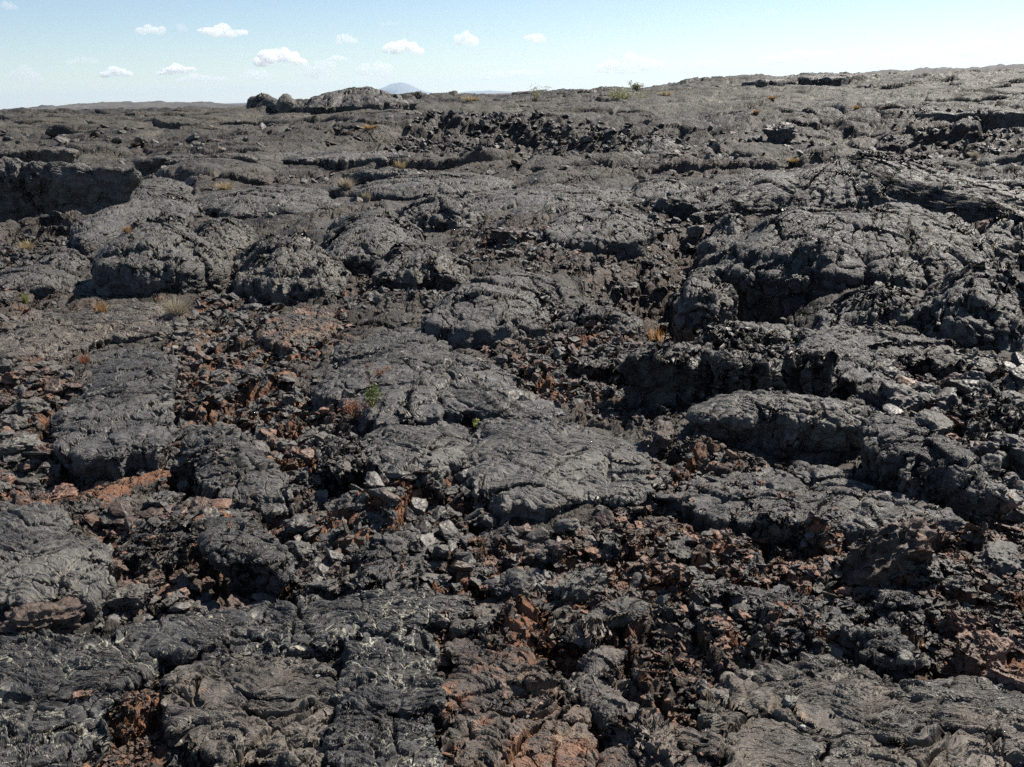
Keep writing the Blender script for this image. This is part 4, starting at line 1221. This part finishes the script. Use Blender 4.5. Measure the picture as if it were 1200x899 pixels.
tuft(1004, 128, 11, 5, 'orange', 'small orange clump on the far slope further right', 150)
tuft(905, 116, 14, 4, 'orange', 'faint orange patch of dry grass near the right skyline', 150)
tuft(930, 190, 18, 6, 'orange', 'orange tuft right of the black block on the slope', 180)
tuft(1142, 186, 14, 10, 'grey', 'buff tuft in the far rubble strip at the right', 140)
tuft(120, 365, 20, 14, 'orange', 'orange dry grass on the left step', 120)
tuft(30, 355, 10, 14, 'yellow', 'small yellow green tuft on the left bank', 80)
tuft(32, 292, 24, 12, 'straw', 'straw tuft at the bottom of the dark hollow', 130)
tuft(150, 272, 14, 9, 'orange', 'orange tuft between the left mounds', 80)
tuft(552, 118, 30, 6, 'straw', 'low straw grass on the skyline left of the pale shrub', 150)
tuft(450, 122, 26, 7, 'straw', 'straw grass at the foot of the skyline knoll', 140)
tuft(780, 112, 24, 6, 'straw', 'thin straw grass right of the skyline shrubs', 120)
tuft(432, 150, 30, 5, 'orange', 'rusty grass above the left end of the rubble bowl', 120)
tuft(100, 425, 16, 12, 'red', 'dark red dry weed above the large cracked slab', 110)

# ------------------------------------------------------------------ skyline crags, far hills, mountains
mound('dark knobbly crag standing on the skyline', [(294,129),(297,121),(312,117),(334,118),(347,122),(340,129),(318,132)], .75, mat='mound_dark', edge=.7, lump=.5, rag=.2, under=.2)
mound('low broad rocky rise on the skyline left of the blue mountain', [(345,131),(358,121),(395,113),(428,104),(448,103),(462,114),(470,126),(410,133)], .95, edge=.14, lump=.3, rag=.2, p=1.3, mat='mound_dark', plates=.12)
mound('dark crag on the skyline at the right', [(925,97),(940,92),(965,89),(988,89),(1002,94),(990,102),(950,104)], .3, mat='mound_dark', edge=.7, lump=.5, rag=.2)
mound('low dark outcrop left of the right skyline crag', [(868,104),(880,94),(900,93),(920,97),(918,106),(890,108)], .25, mat='mound_dark', edge=.6, lump=.5, rag=.2)

def far_mat(name, c1, c2):
    N = NT(name); g = N.n('ShaderNodeTexCoord')
    col = N.mix(N.ramp(N.noise(g.outputs['Object'], .02, 8, .65), .35, .65), c1, c2)
    b = N.n('ShaderNodeBsdfPrincipled'); N.l(col, b.inputs['Base Color']); b.inputs['Roughness'].default_value = .9
    N.l(b.outputs[0], N.out.inputs['Surface']); return N.m

def hills(name, prof, dist, depth, mt, rough, label=None):
    """a ridge at this distance; its crest seen along the photo pixels prof"""
    A = np.array([azel(*p) for p in prof])
    n = 700; az = np.linspace(A[0, 0], A[-1, 0], n)
    top = EYE + dist * np.interp(az, A[:, 0], A[:, 1])
    bot = -12.0 if dist > 200 else -6.0
    rows = 40
    t = np.linspace(-1, 1, rows)
    T, AZ = np.meshgrid(t, az, indexing='ij')
    RR = dist + T * depth
    X = RR * np.sin(AZ); Y = RR * np.cos(AZ)
    shape = np.cos(T * math.pi / 2) ** 1.0
    nz = fbm2(X / depth, Y / depth, 2.5, 5, 3, gain=.55) * rough
    Z = bot + (top[None] - bot) * shape * (1 + nz * (1 - shape ** 4)) + fbm2(X / depth, Y / depth, 30, 3, 4) * rough * (top[None] - bot) * .12 * shape
    idx = np.arange(rows * n).reshape(rows, n)
    q = np.stack([idx[:-1, :-1], idx[:-1, 1:], idx[1:, 1:], idx[1:, :-1]], 2).reshape(-1, 4)
    link(name, mesh_np(name, np.stack([X, Y, Z], 2).reshape(-1, 3), q), mt, kind='structure')
fm = far_mat('far_lava', (.035, .034, .036), (.085, .08, .075))
hills('hills', [(-200,150),(0,129),(60,124),(130,120),(230,120),(280,123),(330,127),(400,135)], 420, 120, fm, .5)
hills('hills', [(430,130),(520,111.5),(600,109.5),(700,106),(770,103.5),(830,103.5),(900,110)], 700, 120, fm, .3)
hills('hills', [(850,110),(960,91),(1040,83),(1100,80),(1180,77),(1300,72),(1450,75)], 260, 80, fm, .5)
mm_ = far_mat('mountain_slope', (.10, .11, .12), (.16, .16, .15))
hills('mountain', [(425,112),(448,103),(458,98.5),(470,96.5),(480,99),(492,105),(510,110),(530,112)], 24000, 1500, mm_, .3)
hills('mountain', [(500,112),(530,110),(545,107.5),(575,106),(600,107.5),(640,109),(700,110)], 22000, 1500, mm_, .3)

# ------------------------------------------------------------------ clouds: small fair-weather puffs near the horizon
cm = NT('cloud_vapour')
pv = cm.n('ShaderNodeVolumePrincipled'); pv.inputs['Color'].default_value = (1, 1, 1, 1); pv.inputs['Density'].default_value = .007; pv.inputs['Anisotropy'].default_value = .2
cm.l(pv.outputs[0], cm.out.inputs['Volume'])
cm = cm.m
thin = NT('thin_cloud_vapour')
pv = thin.n('ShaderNodeVolumePrincipled'); pv.inputs['Color'].default_value = (1, 1, 1, 1); pv.inputs['Density'].default_value = .0016; pv.inputs['Anisotropy'].default_value = .2
thin.l(pv.outputs[0], thin.out.inputs['Volume'])
thin = thin.m

def cloud(px, py, wpx, hpx, label, wisp=False):
    az, el = azel(px, py)
    dist = min(1100 / max(el, .012), 42000)
    x, y, z = dist * math.sin(az), dist * math.cos(az), EYE + dist * el
    Wd = wpx / FOC * dist * .5; Hd = hpx / FOC * dist * .8
    g = np.random.default_rng(int(px * 7 + py))
    Vb, T = ico(4)
    Vs, Ts = [], []
    nb = 9
    for i in range(nb):
        u = -1 + 2 * (i + .5) / nb
        c = np.array([u * .72 * Wd, g.normal(0, .15) * Wd, (g.uniform(-.25, .35) - .1 * abs(u)) * Hd])
        s = np.array([Wd * g.uniform(.20, .38), Wd * .28, Hd * g.uniform(.45, .85) * (1 - .45 * abs(u))])
        P = Vb * s * (1 + fbm3(Vb[:, 0] + i * 7 + px, Vb[:, 1], Vb[:, 2], 2.0, 4, 7, gain=.5)[:, None] * .35)
        P[:, 2] = np.maximum(P[:, 2], -Hd * .35)
        Vs.append(P + c); Ts.append(T + i * len(Vb))
    V = np.concatenate(Vs)
    ca, sa = math.cos(-az), math.sin(-az)
    V = np.stack([V[:, 0] * ca - V[:, 1] * sa, V[:, 0] * sa + V[:, 1] * ca, V[:, 2]], 1)
    me = mesh_np('cloud', V, None, np.concatenate(Ts))
    link('cloud', me, thin if wisp else cm, (x, y, z), label=label, cat='cloud', group='small white clouds above the horizon')
for c_ in [
 (177,36,34,9,'oval white cloud left of the longest one in the upper left sky'), (213,32,12,10,'tiny upright white cloud between the two left clouds'),
 (261,38,54,11,'long flat white cloud, the sharpest in the upper left sky'), (328,68,62,16,'stepped white cloud left of the skyline crags'),
 (405,47,26,9,'small cloud at the top left of the centre'), (473,57,48,14,'bright puffy cloud above the blue mountain'),
 (546,49,32,16,'two-storey small cloud right of the bright puffy one'), (627,45,28,9,'lens shaped cloud near the centre of the sky'),
 (207,83,42,9,'pale flat cloud low over the left skyline'), (97,71,34,7,'faint streak of cloud at the left'),
 (32,90,34,16,'soft cloud puff low at the far left'), (137,86,36,10,'pale puff of two lobes low at the left'),
 (10,7,16,8,'small cloud cut by the top left corner'), (904,15,18,6,'tiny faint cloud alone at the top right'),
 (372,82,40,20,'soft tall puff behind the pale skyline knoll'), (440,84,44,18,'soft heap of cloud left of the blue mountain'),
 (1145,60,66,14,'wide faint cloud at the far right'), (740,78,90,18,'hazy bank of low cloud right of the centre'), (300,88,40,10,'faint low cloud above the dark crag'),
 (820,76,50,10,'thin low cloud over the right part of the skyline'), (235,92,60,8,'faint low haze cloud left of the dark skyline crag'), (600,88,80,9,'thin veil of cloud above the centre of the skyline'), (1060,66,60,9,'soft small cloud bank over the right ridge'),
 (455,28,26,5,'faint short streak of cloud high above the blue mountain'), (935,68,90,12,'very faint long cloud low at the right'), (395,69,24,6,'small flat cloud over the rocky knoll')]:
    cloud(*c_, wisp=('faint' in c_[4] or 'soft' in c_[4] or 'hazy' in c_[4] or 'thin' in c_[4]))

# ------------------------------------------------------------------ haze
HAZE = 3.4e-5
N = NT('haze_air')
pv = N.n('ShaderNodeVolumePrincipled'); pv.inputs['Color'].default_value = (.62, .80, 1, 1); pv.inputs['Density'].default_value = HAZE; pv.inputs['Anisotropy'].default_value = .3
N.l(pv.outputs[0], N.out.inputs['Volume'])
hb = 30000.0
V = [(sx * hb, sy * hb, z) for z in (-25.0, 430.0) for sy in (-1, 1) for sx in (-1, 1)]
Q = [(0, 2, 3, 1), (4, 5, 7, 6), (0, 1, 5, 4), (2, 6, 7, 3), (0, 4, 6, 2), (1, 3, 7, 5)]
link('haze', mesh_np('haze', V, Q, smooth=False), N.m, kind='stuff')
